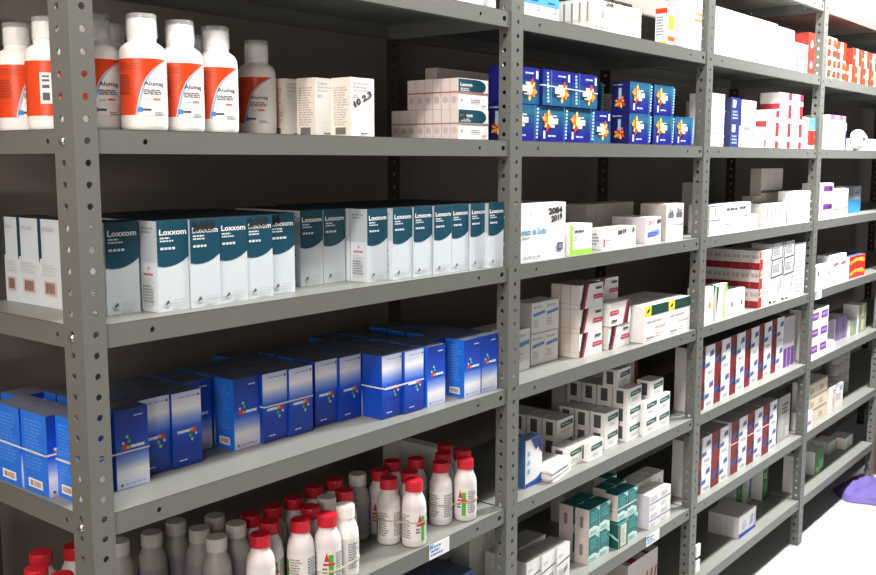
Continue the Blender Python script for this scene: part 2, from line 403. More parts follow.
def clear_plastic(name, alpha, col='e8eef2'):
    m = bpy.data.materials.new(name); m.use_nodes = True; nt = m.node_tree; b = nt.nodes['Principled BSDF']
    tc = nt.nodes.new('ShaderNodeTexCoord'); nz = nt.nodes.new('ShaderNodeTexNoise'); nz.inputs['Scale'].default_value = 40; nt.links.new(tc.outputs['Object'], nz.inputs[0])
    mr = nt.nodes.new('ShaderNodeMapRange'); mr.inputs[3].default_value = .1; mr.inputs[4].default_value = .2; nt.links.new(nz.outputs['Fac'], mr.inputs[0]); nt.links.new(mr.outputs[0], b.inputs['Roughness'])
    b.inputs['Base Color'].default_value = lin(col)+(1,); b.inputs['Alpha'].default_value = alpha
    return m
def bottle_root(name, loc, rz, parts, label, group, cat='bottle'):
    e = bpy.data.objects.new(name, None); COL.objects.link(e); e.location = loc; e.rotation_euler = (0, 0, rz); e.empty_display_size = .02
    for n, me in parts: obj(n, me, e)
    return tag(e, label, cat, group)
ORANGE = M('d8451a', .35, .03)
def syrup_parts():
    hdpe = M('f1efed', .38, .015, 30, name='white_hdpe'); r = .0286
    mb = MB(); mb.lathe([(0, 0), (.0255, 0), (.0277, .002), (r, .006), (r, .092), (.0280, .098), (.0252, .1035), (.0200, .1075), (.0175, .109), (.0168, .112)], hdpe, 40); body = mb.build('syrup_body')
    mb = MB(); mb.lathe([(.0168, .1092), (.0176, .1095), (.0176, .135), (.0166, .137), (0, .137)], M('f4f3f1', .4, .02), 44, rib=.0005, ribz=(.110, .134)); cap = mb.build('syrup_cap')
    mb = MB(); mb.lathe([(.0182, .114), (.0192, .115), (.0194, .117), (.0184, .1425), (.0178, .143), (0, .143)], clear_plastic('clear_cup', .3), 32); cup = mb.build('syrup_cup')
    z0, z1 = .0186, .0872; h = z1-z0
    mb = MB(); lm = swoosh_label(z0, z1); R = r+.0003
    for i in range(64): a, b = 2*PI*i/64, 2*PI*(i+1)/64; mb.face([(R*math.sin(a), -R*math.cos(a), z0), (R*math.sin(b), -R*math.cos(b), z0), (R*math.sin(b), -R*math.cos(b), z1), (R*math.sin(a), -R*math.cos(a), z1)], lm, True)
    R = r+.0006; rnd = random.Random(3)
    wrap_text(mb, R, 'Alumag', .02, z0+h*.50, .95, z0+h*.60, INK)
    for q in word_rects(0, 0, 1, 1, 3, rnd): wrap_rect(mb, R, -.0+q[0]*.9, z0+h*(.36+.10*q[1]), q[2]*.9, z0+h*(.36+.10*q[3]), DTXT)
    wrap_rect(mb, R, .02, z0+h*.265, .32, z0+h*.275, M('6aa7d8')); wrap_rect(mb, R, .4, z0+h*.265, .75, z0+h*.30, M('e06a4a'))
    wrap_rect(mb, R, -.28, z0+h*.05, -.06, z0+h*.14, M('2f86d4')); wrap_rect(mb, R, -.06, z0+h*.075, .3, z0+h*.115, DTXT)
    for q in word_rects(0, 0, 1, 1, 2, rnd): wrap_rect(mb, R, .45+q[0]*.55, z0+h*(.0+.07*q[1]), .45+q[2]*.55, z0+h*(.0+.07*q[3]), GTXT)
    for q in word_rects(0, 0, 1, 1, 12, rnd, .2): wrap_rect(mb, R, -1.22+q[0]*.75, z0+h*(.36+.36*q[1]), -1.22+q[2]*.75, z0+h*(.36+.36*q[3]), M('8f2f18'))
    for q in word_rects(0, 0, 1, 1, 3, rnd, .2): wrap_rect(mb, R, -1.15+q[0]*1.1, z0+h*(.8+.13*q[1]), -1.15+q[2]*1.1, z0+h*(.8+.13*q[3]), M('b13c1b'))
    wrap_rect(mb, R, -1.86, z0+h*.22, -1.36, z0+h*.78, PAPER); R += .0002
    for a, b in ((.28, .42), (.5, .56), (.62, .66), (.7, .73)): wrap_rect(mb, R, -1.76, z0+h*a, -1.46, z0+h*b, DTXT)
    return [('body', body), ('cap', cap), ('measuring_cup', cup), ('label', mb.build('syrup_label'))]
SY = syrup_parts()
CAMP = (-.6155, -1.0319)
def syrup(x, y, dlt, label, group=None):
    rz = math.atan2(CAMP[0]-x, -(CAMP[1]-y))+dlt
    bottle_root('syrup_bottle', (x, y, Z[2]+.0003), rz, SY, label, group)
syrup(.068, .240, .15, 'white bottle with orange label, rearmost of the row beside the corner post')
syrup(.064, .158, 1.45, 'white bottle turned to show the barcode on its orange label')
syrup(.088, .088, .05, 'white bottle with orange label half hidden behind the perforated corner post')
syrup(.123, .040, 0, 'largest looking white bottle with orange label, next to the corner post')
syrup(.188, .050, .1, 'white bottle with orange swoosh label between two like it, third from the corner post')
syrup(.254, .060, 0, 'white bottle with orange swoosh label, second from the plain white cartons')
syrup(.393, .138, -.38, 'white bottle with orange label standing against the plain white cartons')
syrup(.150, .150, .4, 'white bottle of the back row peeping behind the orange labelled bottles', 'back row bottles')
syrup(.286, .160, .7, 'white bottle of the back row peeping behind the orange labelled bottles', 'back row bottles')

RED = M('c01a2c', .4, .05, name='red_cap'); GREEN = M('4fa83a', .45)
def med_parts(cap_mat, body_col, lab, capz=.018):
    r = .0213; hd = M(body_col, .4, .03, 40, name='milky_bottle')
    mb = MB(); mb.lathe([(0, 0), (.019, 0), (.0207, .0015), (r, .005), (r, .070), (.0205, .077), (.0185, .084), (.0155, .090), (.0140, .094), (.0136, .101)], hd, 32); body = mb.build('med_body')
    mb = MB(); mb.lathe([(.0136, .0975), (.0156, .0978), (.0156, .0990+capz-.0025), (.0148, .0992+capz), (0, .0992+capz)], cap_mat, 40, rib=.0006, ribz=(.0979, .0991+capz-.0025)); cap = mb.build('med_cap')
    mb = MB(); R = r+.0003; z0, z1 = .012, .066; h = z1-z0; rnd = random.Random(5); base = M(lab, .5, .03)
    for i in range(48): a, b = 2*PI*i/48, 2*PI*(i+1)/48; mb.face([(R*math.sin(a), -R*math.cos(a), z0), (R*math.sin(b), -R*math.cos(b), z0), (R*math.sin(b), -R*math.cos(b), z1), (R*math.sin(a), -R*math.cos(a), z1)], base, True)
    R += .0003
    if lab != '9a93a0':
        wrap_rect(mb, R, .05, z0, .42, z0+h*.82, GREEN); R += .0002
        mb.face([(R*math.sin(a), -R*math.cos(a), z) for a, z in ((-.28, z0+h*.62), (.12, z0+h*.62), (-.08, z0+h*.9))], M('c8283a'))
        wrap_rect(mb, R, -.35, z0+h*.5, .5, z0+h*.57, M('c8283a'))
        for q in word_rects(0, 0, 1, 1, 2, rnd): wrap_rect(mb, R, -.4+q[0]*.45, z0+h*(.25+.2*q[1]), -.4+q[2]*.45, z0+h*(.25+.2*q[3]), DTXT)
    for a0 in (.6, 1.9, -1.75):
        for q in word_rects(0, 0, 1, 1, 10, rnd): wrap_rect(mb, R, a0+q[0]*.95, z0+h*(.08+.8*q[1]), a0+q[2]*.95, z0+h*(.08+.8*q[3]), GTXT)
    return [('body', body), ('cap', cap), ('label', mb.build('med_label'))]
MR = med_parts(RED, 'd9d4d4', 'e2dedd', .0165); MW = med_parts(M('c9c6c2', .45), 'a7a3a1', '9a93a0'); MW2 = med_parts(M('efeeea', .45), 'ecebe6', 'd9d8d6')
BP = {'n1': (.3, .046), 'n2': (.3786, .0435), 'n3': (.421, .027), 'W1': (.4664, .0322), 'n4': (.343, .0748), 'n5': (.4285, .0719), 'n6': (.5184, .0854), 'G1': (.4731, .0809), 'G2': (.5924, .1248), 'pL': (.6129, .0690), 'pR': (.6318, .0270), 'b412': (.6622, .0625), 'b384': (.637, .112), 'r1': (.741, .055), 'r2': (.787, .033), 'b424': (.73, .105), 'b444': (.786, .085), 'b470': (.828, .070), 'b471': (.832, .117), 'g157': (.2, .174), 'g184': (.251, .184), 'g218': (.303, .156), 'g202': (.255, .132), 'g218b': (.25, .085), 'g236': (.3028, .1046), 'g127': (.15, .183), 'r255': (.3454, .1207), 'Lr1': (.0591, .2357), 'Lr2': (.027, .19), 'Lr3': (.1019, .2203), 'Lr4': (.037, .142), 'f1': (.3908, .12), 'f2': (.44, .125), 'f3': (.5496, .1402), 'f4': (.5, .14), 'f5': (.69, .13)}
BL = {'n1': 'red capped white bottle standing alone in front of the grey capped bottles', 'n2': 'red capped white bottle at the front, beside the banded green striped one',
      'n3': 'red capped bottle with green striped label banded to a white capped one', 'pL': 'red capped bottle, rear one of the banded pair above the paper tag', 'pR': 'red capped bottle, front one of the banded pair above the paper tag',
      'r1': 'red capped bottle with its back label showing, banded near the right post', 'r2': 'red capped bottle with green striped label, banded near the right post', 'G2': 'tall grey capped bottle standing between red capped groups'}
for k, (x, y) in BP.items():
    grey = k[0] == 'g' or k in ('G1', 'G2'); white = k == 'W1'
    rz = math.atan2(CAMP[0]-x, -(CAMP[1]-y))+{'n3': 0, 'pR': .55, 'pL': -1.5, 'r1': -1.6, 'r2': -.35, 'n1': 1.5, 'n2': -1.4}.get(k, random.uniform(-2, 2))
    if k in BL: lb, gr = BL[k], None
    elif white: lb, gr = 'all white capped bottle held by a rubber band to a red capped one', None
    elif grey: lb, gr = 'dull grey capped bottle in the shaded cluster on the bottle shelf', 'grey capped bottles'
    elif k[0] == 'L': lb, gr = 'red capped bottle at the shaded open end beside the corner post', 'red caps at the open end'
    else: lb, gr = 'red capped bottle in the shaded back rows of the bottle shelf', 'red capped back row bottles'
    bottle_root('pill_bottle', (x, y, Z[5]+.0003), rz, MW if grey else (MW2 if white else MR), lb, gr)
pair_band(BP['pL'], BP['pR'], .0224, Z[5]+.046, 'tan rubber band around the pair of red capped bottles above the paper tag', group=None)
pair_band(BP['r1'], BP['r2'], .0224, Z[5]+.040, 'tan rubber band around two red capped bottles near the right post', group=None)
pair_band(BP['n3'], BP['W1'], .0224, Z[5]+.030, 'pale rubber band around a red capped and a white capped bottle', group=None, col='d8cfb0')

# ------------------------------------------------------------------ carton designs
TEAL = M('0a4459', .4, .03); ICE = M('ccd7de', .45, .02); ICES = M('b4bfc8', .45, .03); DTEAL = M('0a2530', .7, .05); PINK = M('cdb3ad', .5)
curve = [(0, .512), (.2, .498), (.4, .500), (.6, .516), (.8, .548), (1, .60)]
lox_front = [('p', [(0, 1)]+curve+[(1, 1)], TEAL), ('t', 'Loxxom', .08, .845, .94, .91, WHITE), ('l', .09, .765, .55, .83, 2, ICE), ('l', .09, .675, .70, .725, 1, ICE),
             ('c', .27, .095, .09, LGREY), ('p', [(.2, .07), (.33, .1), (.3, .13), (.22, .1)], DTXT), ('l', .45, .04, .97, .14, 3, LGREY)]
lox_left = [('r', 0, .55, 1, 1, ICES), ('l', .1, .86, .85, .94, 2, GTXT), ('p', [(.45, .47), (.57, .47), (.51, .51)], M('c2565a')), ('l', .2, .40, .82, .435, 1, M('c2565a')), ('l', .15, .05, .85, .38, 11, LGREY), ('l', .15, .1, .8, .3, 6, GTXT)]
lox_rear_left = [('r', 0, .55, .12, 1, TEAL), ('l', .1, .36, .95, .5, 4, LGREY), ('r', .18, .14, .78, .30, PINK), ('b', .26, .16, .70, .28, M('6b4a46')), ('l', .2, .86, .8, .93, 1, LGREY)]
S = dict(t=DTEAL)
carton('lox_end', .037, .0515, .118, ICE, lox_front, lox_rear_left, flap=DTEAL, sides=S)
carton('lox', .0485, .037, .118, ICE, lox_front, lox_left, flap=DTEAL, sides=S)
carton('lox_marked', .0485, .037, .118, ICE, lox_front+[('t', '2463', .06, .875, .82, .985, INK, .03)], lox_left, flap=DTEAL, sides=S)
carton('lox_marked_b', .0485, .037, .118, ICE, lox_front+[('t', '24', .0, .875, .40, .985, INK, .05)], lox_left, flap=DTEAL, sides=S)
carton('lox_back', .0485, .037, .118, ICE, lox_front, lox_rear_left, flap=DTEAL, sides=S)
def blue_designs():
    g = ramp_mat('blue_gradient_print', 2, 0, .107, [(0, 'b4bfe4'), (.10, 'd4d9ee'), (.22, 'efeff4'), (.34, '8fabea'), (.47, '1f5fdc'), (.62, '1246c0'), (1, '0d2f8c')])
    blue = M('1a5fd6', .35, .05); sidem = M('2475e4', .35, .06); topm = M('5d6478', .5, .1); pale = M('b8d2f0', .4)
    logo = [('c', .26, .53, .085, M('d8432e')), ('c', .40, .60, .055, M('58b04a')), ('c', .34, .655, .05, M('9bd07c')), ('c', .36, .52, .05, M('e8b23a')), ('c', .21, .585, .04, M('e9e3d8'))]
    fr = [('r', 0, 0, 1, 1, g)]+logo+[('l', .42, .49, .98, .565, 1, pale), ('l', .46, .5, .95, .55, 1, WHITE), ('l', .55, .895, .97, .925, 1, pale), ('c', .12, .06, .04, DTXT), ('l', .22, .05, .95, .075, 1, GTXT)]
    lf = [('l', .15, .28, .85, .92, 14, M('4a92f0')), ('r', .22, .06, .78, .17, PAPER), ('b', .3, .08, .72, .15, M('8a5a48'))]
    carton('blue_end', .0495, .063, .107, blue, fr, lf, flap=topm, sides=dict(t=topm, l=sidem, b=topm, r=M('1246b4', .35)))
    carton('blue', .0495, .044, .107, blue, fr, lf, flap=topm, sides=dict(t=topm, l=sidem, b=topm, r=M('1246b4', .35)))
blue_designs()
def navy_designs():
    g = ramp_mat('navy_teal_print', 2, 0, .066, [(0, '12148c'), (.25, '1a2790'), (.55, '1a4a88'), (.85, '236a8c'), (1, '1f5a88')])
    cols = [M('f6a623'), M('ef6a1f'), M('f8d24a'), M('d8341c'), M('f59030')]
    fr = [('r', 0, 0, 1, 1, g)]+fan(.30, .60, .19, 12, cols, .3, 1.55)+[('c', .36, .6, .10, M('fbe7b0')), ('r', .40, .5, .62, .66, WHITE), ('r', .36, .4, .5, .48, M('f4ead0')), ('l', .42, .7, .6, .76, 1, WHITE),
          ('r', .10, .08, .17, .3, M('dfe6f0')), ('l', .26, .12, .62, .2, 1, M('c9d4ee'))]
    for k in range(9): fr.append(('r', .86, .08+k*.098, .93, .08+k*.098+.06, M('a9d6dc')))
    fr.append(('r', .79, 0, .80, 1, M('5fb0b8')))
    lf = [('r', 0, 0, 1, 1, M('161a5c', .4))]+fan(.5, .36, .3, 9, cols, .2, .8)+[('r', .42, .45, .58, .8, M('9fb4c8')), ('l', .1, .86, .9, .95, 1, M('8796c4'))]
    carton('navy', .1035, .045, .068, M('171b74', .4), fr, lf, sides=dict(t=M('1d5f8e', .45)))
navy_designs()
def wc(key, w_, d, h, front=(), left=(), top=(), base=WHITE, sides=None, **k): carton(key, w_, d, h, base, front, left, top, sides=sides, **k)
# plain syrup cartons
pl = [('r', 0, 0, 1, 1, CREAM), ('l', .1, .18, .9, .85, 16, M('b3aeac')), ('r', .2, .03, .75, .15, M('6f6a6c'))]
pf = [('l', .1, .76, .8, .94, 3, LGREY), ('l', .1, .66, .45, .73, 2, LGREY), ('r', .05, .24, .95, .245, LGREY), ('l', .4, .03, .85, .07, 1, DTXT)]
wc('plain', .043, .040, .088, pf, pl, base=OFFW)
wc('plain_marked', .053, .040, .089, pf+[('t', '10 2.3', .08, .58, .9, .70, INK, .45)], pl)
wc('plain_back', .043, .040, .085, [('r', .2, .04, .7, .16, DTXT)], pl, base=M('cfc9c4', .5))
# lying teal packs
rc = [(0, .98), (0, .52)]+[(.62+.30*math.sin(t*PI/10), .75-.23*math.cos(t*PI/10)) for t in range(1, 10)]+[(.6, .98)]
ff = [('p', rc, TEAL), ('t', 'Loxxom', .06, .74, .45, .86, WHITE), ('l', .06, .58, .4, .70, 2, ICE), ('c', .1, .28, .035, GREY), ('l', .4, .2, .8, .34, 2, GTXT), ('r', .75, .1, .9, .14, GTXT)]
fe = [('r', 0, 0, 1, 1, M('e2d6d4', .5)), ('c', .5, .3, .34, M('c9bab8')), ('r', 0, .0, .06, 1, M('b3a09e'))]  # pinkish tint of the pack ends is their shade put into the colour
wc('teal_lying', .088, .0187, .0525, ff, fe, sides=dict(t=OFFW))
wc('teal_lying_marked', .088, .0187, .0525, ff+[('t', '24', .02, .66, .24, .9, INK)], fe, sides=dict(t=OFFW))
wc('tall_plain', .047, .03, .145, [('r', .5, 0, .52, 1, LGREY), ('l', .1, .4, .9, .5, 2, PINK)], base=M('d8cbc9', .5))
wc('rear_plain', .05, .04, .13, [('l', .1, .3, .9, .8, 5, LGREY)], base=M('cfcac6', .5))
SKY = M('3fa9e8', .4); NAVY = M('20307c', .4); YEL = M('f3e23a', .4); ORG = M('f0641e', .4); LIME = M('a6dc54', .4); DGRN = M('0f4238', .4); CRIM = M('c8143c', .4); PURP = M('6d3d96', .4); LAV = M('9a86c4', .45); RDX = M('b3131c', .4)
CYAN = M('4fb2d6', .4); TEALG = M('0e6e72', .4); OR2 = M('d2330f', .4); GRN = M('2f8a3a', .4)
# bay 2, upper shelf
wc('skyband', .0585, .045, .10, [('r', 0, .24, 1, 1, SKY), ('l', .35, .28, .8, .34, 1, NAVY), ('l', .72, .12, .92, .24, 2, GTXT)])
gl = [('p', [(.3, .95), (.34, .98), (1, .42), (1, .36)], M('b9c8a4')), ('r', 0, .3, 1, .31, M('d9dcb8')), ('c', .2, .55, .03, GREY), ('l', .05, .1, .4, .2, 1, LGREY), ('c', .85, .2, .03, LGREY), ('t', '24', .25, .86, .4, .98, INK)]
wc('long_white', .214, .018, .062, gl, [('r', .25, .25, .5, .9, GTXT), ('r', 0, .3, 1, .33, M('c9cdb0'))])
wc('yellow_orange', .038, .030, .083, [('r', .15, .42, .95, .83, YEL), ('r', .1, .12, 1, .24, ORG), ('l', .2, .5, .85, .7, 2, M('d8c01e'))], [('r', 0, .86, 1, 1, M('ee3f1c')), ('l', .1, .25, .8, .8, 7, GTXT), ('r', .05, 0, 1, .1, YEL)])
wc('tall_white', .050, .045, .14, [('l', .2, .1, .35, .35, 6, LGREY)], [('l', .1, .2, .9, .9, 8, LGREY), ('r', 0, 0, 1, 1, M('d6cfd6'))])
wc('tall_white_stripes', .050, .045, .14, [('r', .1, .60, 1, .64, M('e28a4a')), ('r', .1, .50, 1, .54, M('e28a4a')), ('r', .05, 0, .07, 1, LGREY)])
# bay 2, third shelf
wc('bicarb', .162, .10, .112, [('t', 'onato de Sodio', .01, .46, .56, .58, M('2f9ac4', .4)), ('t', '2084', .60, .80, .92, .92, INK, .05), ('t', '2019', .66, .67, .92, .79, INK, .1), ('l', .02, .40, .2, .44, 1, GTXT), ('l', .06, .06, .5, .10, 1, M('8f8fc0')), ('r', .80, .14, .93, .28, M('5b5a86')), ('r', .83, .17, .90, .25, M('8b8ab0')), ('c', .2, .82, .015, GREY)])
wc('lime', .090, .045, .064, [('r', 0, 0, .12, 1, LIME), ('r', 0, 0, 1, .18, LIME), ('l', .2, .72, .72, .84, 1, DTXT), ('l', .2, .5, .4, .66, 2, LGREY), ('l', .85, .35, .95, .5, 2, LGREY)])
wc('long_low', .155, .045, .046, [('r', .03, .12, .07, .5, CRIM), ('l', .1, .4, .3, .5, 1, PINK), ('t', '2019', .44, .66, .7, .88, INK, .05), ('c', .92, .82, .035, GRN), ('r', 0, .97, 1, 1, M('d8c76a'))], [('l', .2, .2, .8, .8, 4, GTXT)])
wc('blue_script', .080, .09, .061, [('t', '2019', .14, .70, .50, .88, M('d8706a'), .04), ('p', [(.12, .2), (.9, .30), (.88, .52), (.12, .42)], M('7d8fd8')), ('l', .16, .24, .84, .42, 2, M('3a46b4')), ('r', .72, .76, .96, .9, DTXT)], [('r', 0, 0, 1, 1, M('d9cfd4')), ('r', .3, .1, .6, .9, M('cdbccb'))])
wc('tall_banded', .097, .07, .09, [('r', .10, .62, .42, .74, M('6a7086')), ('r', .55, .62, .9, .74, M('6a7086')), ('t', '2s', .12, .74, .38, .88, DTXT), ('t', '3c', .58, .74, .86, .88, DTXT), ('p', [(0, .50), (1, .42), (1, .445), (0, .525)], M('b4aab0'))], [('r', 0, 0, 1, 1, M('b9b0ae'))])
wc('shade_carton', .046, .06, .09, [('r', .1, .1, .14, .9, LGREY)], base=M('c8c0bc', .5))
# bay 2, fourth shelf
bs = [('p', [(.1, .55), (.95, .62), (.95, .72), (.1, .65)], M('5a96dc')), ('l', .1, .2, .6, .45, 3, LGREY), ('l', .1, .8, .8, .9, 1, LGREY)]
wc('blue_stroke', .0525, .05, .066, bs, [('r', 0, 0, 1, 1, M('dad6dc'))]); wc('blue_stroke_tall', .066, .05, .086, bs)
rs = [('p', [(.0, 0), (.12, 0), (.3, 1), (.14, 1)], BLACK), ('p', [(.12, 0), (.2, 0), (.38, 1), (.3, 1)], CRIM), ('r', .58, .34, .98, .52, CRIM), ('l', .62, .38, .95, .48, 1, M('eca0b0')), ('r', .66, .74, .92, .84, DTXT), ('r', 0, .12, .09, .3, BLACK)]
rl = [('r', 0, 0, 1, 1, M('e6dcd6')), ('r', 0, .2, 1, .22, PINK), ('r', 0, 0, .06, 1, M('bdb0aa'))]
wc('crimson', .100, .024, .053, rs, rl, sides=dict(t=M('8d8a90', .5)))
yg = [('r', 0, .72, .27, 1, YEL), ('r', .27, .72, 1, 1, DGRN), ('p', [(.06, .80), (.18, .84), (.2, .93), (.1, .88)], BLACK), ('l', .1, .54, .8, .62, 1, LGREY), ('l', .45, .36, .95, .44, 1, M('e0b8b8')), ('r', 0, .24, 1, .25, LGREY), ('l', .08, .08, .4, .16, 1, DTXT), ('l', .5, .15, .9, .3, 2, LGREY)]
wc('yellow_green', .125, .13, .088, yg, sides=dict(t=OFFW))
# bay 2, fifth shelf
wc('blue_swirl', .062, .03, .10, [('r', 0, 0, 1, .08, M('1f4fa8')), ('p', [(0, .08), (1, .08), (1, .22), (.6, .12)], M('2a62c0')), ('p', [(.3, 1), (.6, .74), (.75, .80), (1, .62), (1, 1)], NAVY), ('p', [(.74, .86), (.82, .70), (.9, .76), (.86, .9)], BLACK), ('l', .1, .25, .28, .8, 3, SKY)], [('r', 0, 0, 1, 1, M('5a86c0'))], sides=dict(t=M('6fb0e0')))
gf = [('p', [(.2, .50), (.95, .58), (.95, .86), (.2, .78)], M('245a50')), ('l', .27, .62, .9, .74, 1, M('b8ccc2')), ('l', .3, .22, .8, .40, 2, LGREY)]
ge = [('r', .26, .14, .72, .86, DGREY), ('r', 0, 0, .05, 1, LGREY)]
wc('green_label', .064, .040, .0425, gf, ge, sides=dict(t=M('d3d2d0')))
wc('green_label_wide', .070, .040, .0425, gf, ge, sides=dict(t=M('d3d2d0')))
wc('red_edge', .07, .05, .14, [('r', .72, 0, 1, 1, M('8c2a22')), ('l', .2, .5, .5, .55, 1, GTXT)], base=M('cfc8c4', .5))
# bay 2, sixth shelf
bk = [('p', [(0, .50), (1, .60), (1, .635), (0, .535)], BLACK), ('l', .1, .72, .5, .8, 1, LGREY), ('l', .1, .1, .8, .4, 4, LGREY), ('p', [(.5, .2), (.8, .3), (.78, .45), (.55, .35)], GTXT)]
wc('black_line', .052, .05, .082, bk, [('r', 0, 0, 1, 1, M('cfcdca'))], sides=dict(t=M('a9a7a4')))
wc('black_line_tall', .058, .05, .115, bk[1:2], sides=dict(t=M('8c8a88')), base=M('d4d6d0'))
tf = [('r', 0, 0, 1, 1, TEALG), ('p', [(0, 0), (1, 0), (1, .22), (.5, .34), (0, .3)], M('cfe6de')), ('l', .1, .05, .9, .2, 2, M('2f9a92')), ('l', .15, .5, .85, .9, 4, M('4fb0ac')), ('p', [(.55, 1), (1, .8), (1, 1)], M('a8dcd6'))]
tl = [('r', 0, 0, 1, 1, M('cfc7c2')), ('r', .35, .3, .6, .7, M('8f7f7a'))]
wc('teal_pack', .047, .036, .064, tf, tl, sides=dict(t=TEALG)); wc('teal_pack_white', .047, .036, .06, [('r', 0, 0, 1, 1, TEALG), ('r', .2, .05, .8, .95, M('d8dcc8')), ('l', .3, .2, .7, .8, 5, M('b8a878'))], [('r', 0, 0, 1, 1, M('12524e')), ('p', [(0, .6), (1, .3), (1, .4), (0, .7)], M('a8dcd6'))], sides=dict(t=TEALG))
wc('lilac_line', .058, .045, .043, [('r', 0, .44, 1, .52, M('8f88c8')), ('l', .1, .62, .8, .9, 2, LGREY), ('l', .1, .1, .7, .3, 2, LGREY)], [('r', 0, 0, 1, 1, M('d5d3de'))]); wc('lilac_tall', .05, .05, .098, [('r', 0, .6, 1, .64, LAV), ('r', .4, .1, .6, .8, M('b6b4d2'))])
wc('red_slash', .165, .16, .125, [('p', [(a, .1), (a+.05, .1), (a+.18, .62), (a+.13, .62)], RDX) for a in (.5, .66, .8)]+[('p', [(.08, .5), (.14, .3), (.22, .4), (.18, .7)], RDX)], [('r', 0, 0, 1, 1, M('c9bdb6'))], [('p', [(.1, 0), (.3, 0), (.5, 1), (.3, 1)], M('a83028')), ('p', [(.6, 0), (.7, 0), (.9, 1), (.8, 1)], M('a83028'))], base=M('d8d0ca'))
# bay 3
wc('long_blank', .143, .10, .120, [('l', .3, .34, .6, .38, 1, LGREY), ('r', .5, .55, .8, .56, LGREY)]); wc('long_blank_b', .143, .10, .116, [('l', .55, .3, .9, .34, 1, LGREY), ('p', [(.6, .2), (.8, .1), (.82, .12), (.62, .22)], GTXT)])
wc('green_strip', .057, .05, .085, [('r', .40, 0, .62, 1, M('4fae3e')), ('l', .1, .5, .35, .6, 1, LGREY)])
of = [('r', 0, 0, 1, 1, OR2), ('r', .36, 0, .62, 1, WHITE), ('c', .49, .5, .16, WHITE), ('l', .05, .4, .3, .6, 2, M('f8c8b0'))]
ow = [('p', [(.02, .55), (.42, .6), (.48, .9), (.1, .95)], OR2), ('p', [(.02, .05), (.4, .08), (.46, .4), (.06, .42)], OR2), ('p', [(.56, .6), (.98, .52), (.96, .9), (.64, .94)], M('d8430f')), ('p', [(.55, .1), (.97, .06), (.96, .4), (.6, .4)], OR2)]
wc('orange_pack', .098, .06, .060, of, [('r', 0, 0, 1, 1, M('a82a18'))], sides=dict(t=OR2)); wc('orange_white', .098, .06, .066, ow); wc('orange_dark', .058, .05, .063, [('r', 0, 0, 1, 1, M('b82a1c')), ('c', .5, .45, .2, M('e8c8b8'))], [('r', 0, 0, 1, 1, M('8c1f14'))])
wc('pale_tall', .085, .06, .135, [('l', .1, .22, .7, .28, 1, M('8fd8c4')), ('c', .3, .6, .02, LGREY)])
wc('navy_white', .054, .05, .065, [('r', 0, 0, 1, 1, NAVY), ('r', .1, .6, .5, .9, WHITE), ('l', .1, .1, .9, .5, 3, M('98a4d8'))], [('r', 0, 0, 1, 1, M('141c58')), ('l', .2, .1, .7, .9, 6, M('98a4d8'))])
wc('dot_carton', .104, .06, .070, [('c', .93, .55, .06, SKY), ('l', .1, .5, .4, .6, 1, LGREY)], [('r', 0, 0, 1, 1, NAVY)]); wc('cyan_dot', .175, .06, .057, [('c', .48, .62, .03, CYAN), ('r', .1, .85, .4, .98, GTXT), ('l', .6, .3, .9, .5, 1, LGREY)])
rw = [('r', .72, 0, 1, .36, M('c22432')), ('r', .72, .62, 1, 1, M('c22432')), ('p', [(0, .1), (.15, .0), (.15, .2)], GTXT), ('l', .2, .3, .6, .6, 2, LGREY), ('r', .72, .36, 1, .62, M('d8d4e4'))]
wc('red_corner', .098, .06, .054, rw, [('r', 0, 0, 1, 1, M('d4cdcc')), ('r', 0, .1, 1, .4, M('a82430'))])
wc('slim_white', .026, .05, .098, [('r', .1, 0, .16, 1, LGREY)]); wc('blue_red', .066, .05, .096, [('r', 0, .62, 1, 1, M('5cb0e6')), ('r', 0, .12, 1, .60, M('a8301c')), ('r', .45, .12, .62, .60, M('5c1810')), ('r', 0, 0, 1, .12, M('d8b8a8'))])
wc('flat_long', .265, .05, .041, [('l', .08, .45, .3, .6, 1, GTXT), ('r', .3, 0, .303, 1, LGREY), ('r', .7, 0, 1, 1, M('cfe2f4'))]); wc('flat_lilac', .215, .05, .037, [('r', 0, 0, 1, 1, M('e2dcea')), ('l', .2, .4, .62, .75, 1, DTXT), ('l', .62, .45, .88, .8, 1, DTXT), ('r', .8, .0, 1, .5, M('bfd6f0'))])
wc('flat_end', .060, .06, .038, [('r', .55, .3, .62, .8, NAVY), ('r', 0, .94, 1, 1, M('8a86b8'))])
wc('purple_edge', .0325, .06, .066, [('r', .60, 0, .85, 1, M('7a66b8')), ('l', .1, .3, .5, .7, 3, LGREY)]); wc('violet_stack', .062, .06, .033, [('r', 0, .72, 1, .86, M('b4aedc')), ('l', .1, .2, .8, .5, 2, LGREY)])
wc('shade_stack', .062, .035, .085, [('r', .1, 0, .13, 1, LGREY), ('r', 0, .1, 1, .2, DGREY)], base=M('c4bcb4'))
wc('green_leaf', .073, .035, .095, [('p', [(.0, .1), (.2, .95), (.0, .95)], M('14502a')), ('p', [(.55, 0), (.9, 0), (.8, .6), (.95, 1), (.62, 1)], M('b4dc9c')), ('p', [(.82, .6), (1, 1), (.9, 1)], M('2f7a34')), ('l', .2, .5, .5, .6, 2, LGREY)], [('r', 0, 0, 1, 1, M('cfd8cc')), ('p', [(.1, .1), (.3, 1), (.1, 1)], M('14502a')), ('p', [(.5, .1), (.9, 1), (.5, 1)], M('1c6a30'))], sides=dict(t=M('c8e4c0')))
wc('orange_dot', .075, .04, .095, [('c', .7, .5, .12, M('eca050'))]); wc('white_dot', .069, .05, .066, [('r', .58, .28, .72, .5, DGREY), ('l', .1, .7, .4, .8, 1, LGREY)])
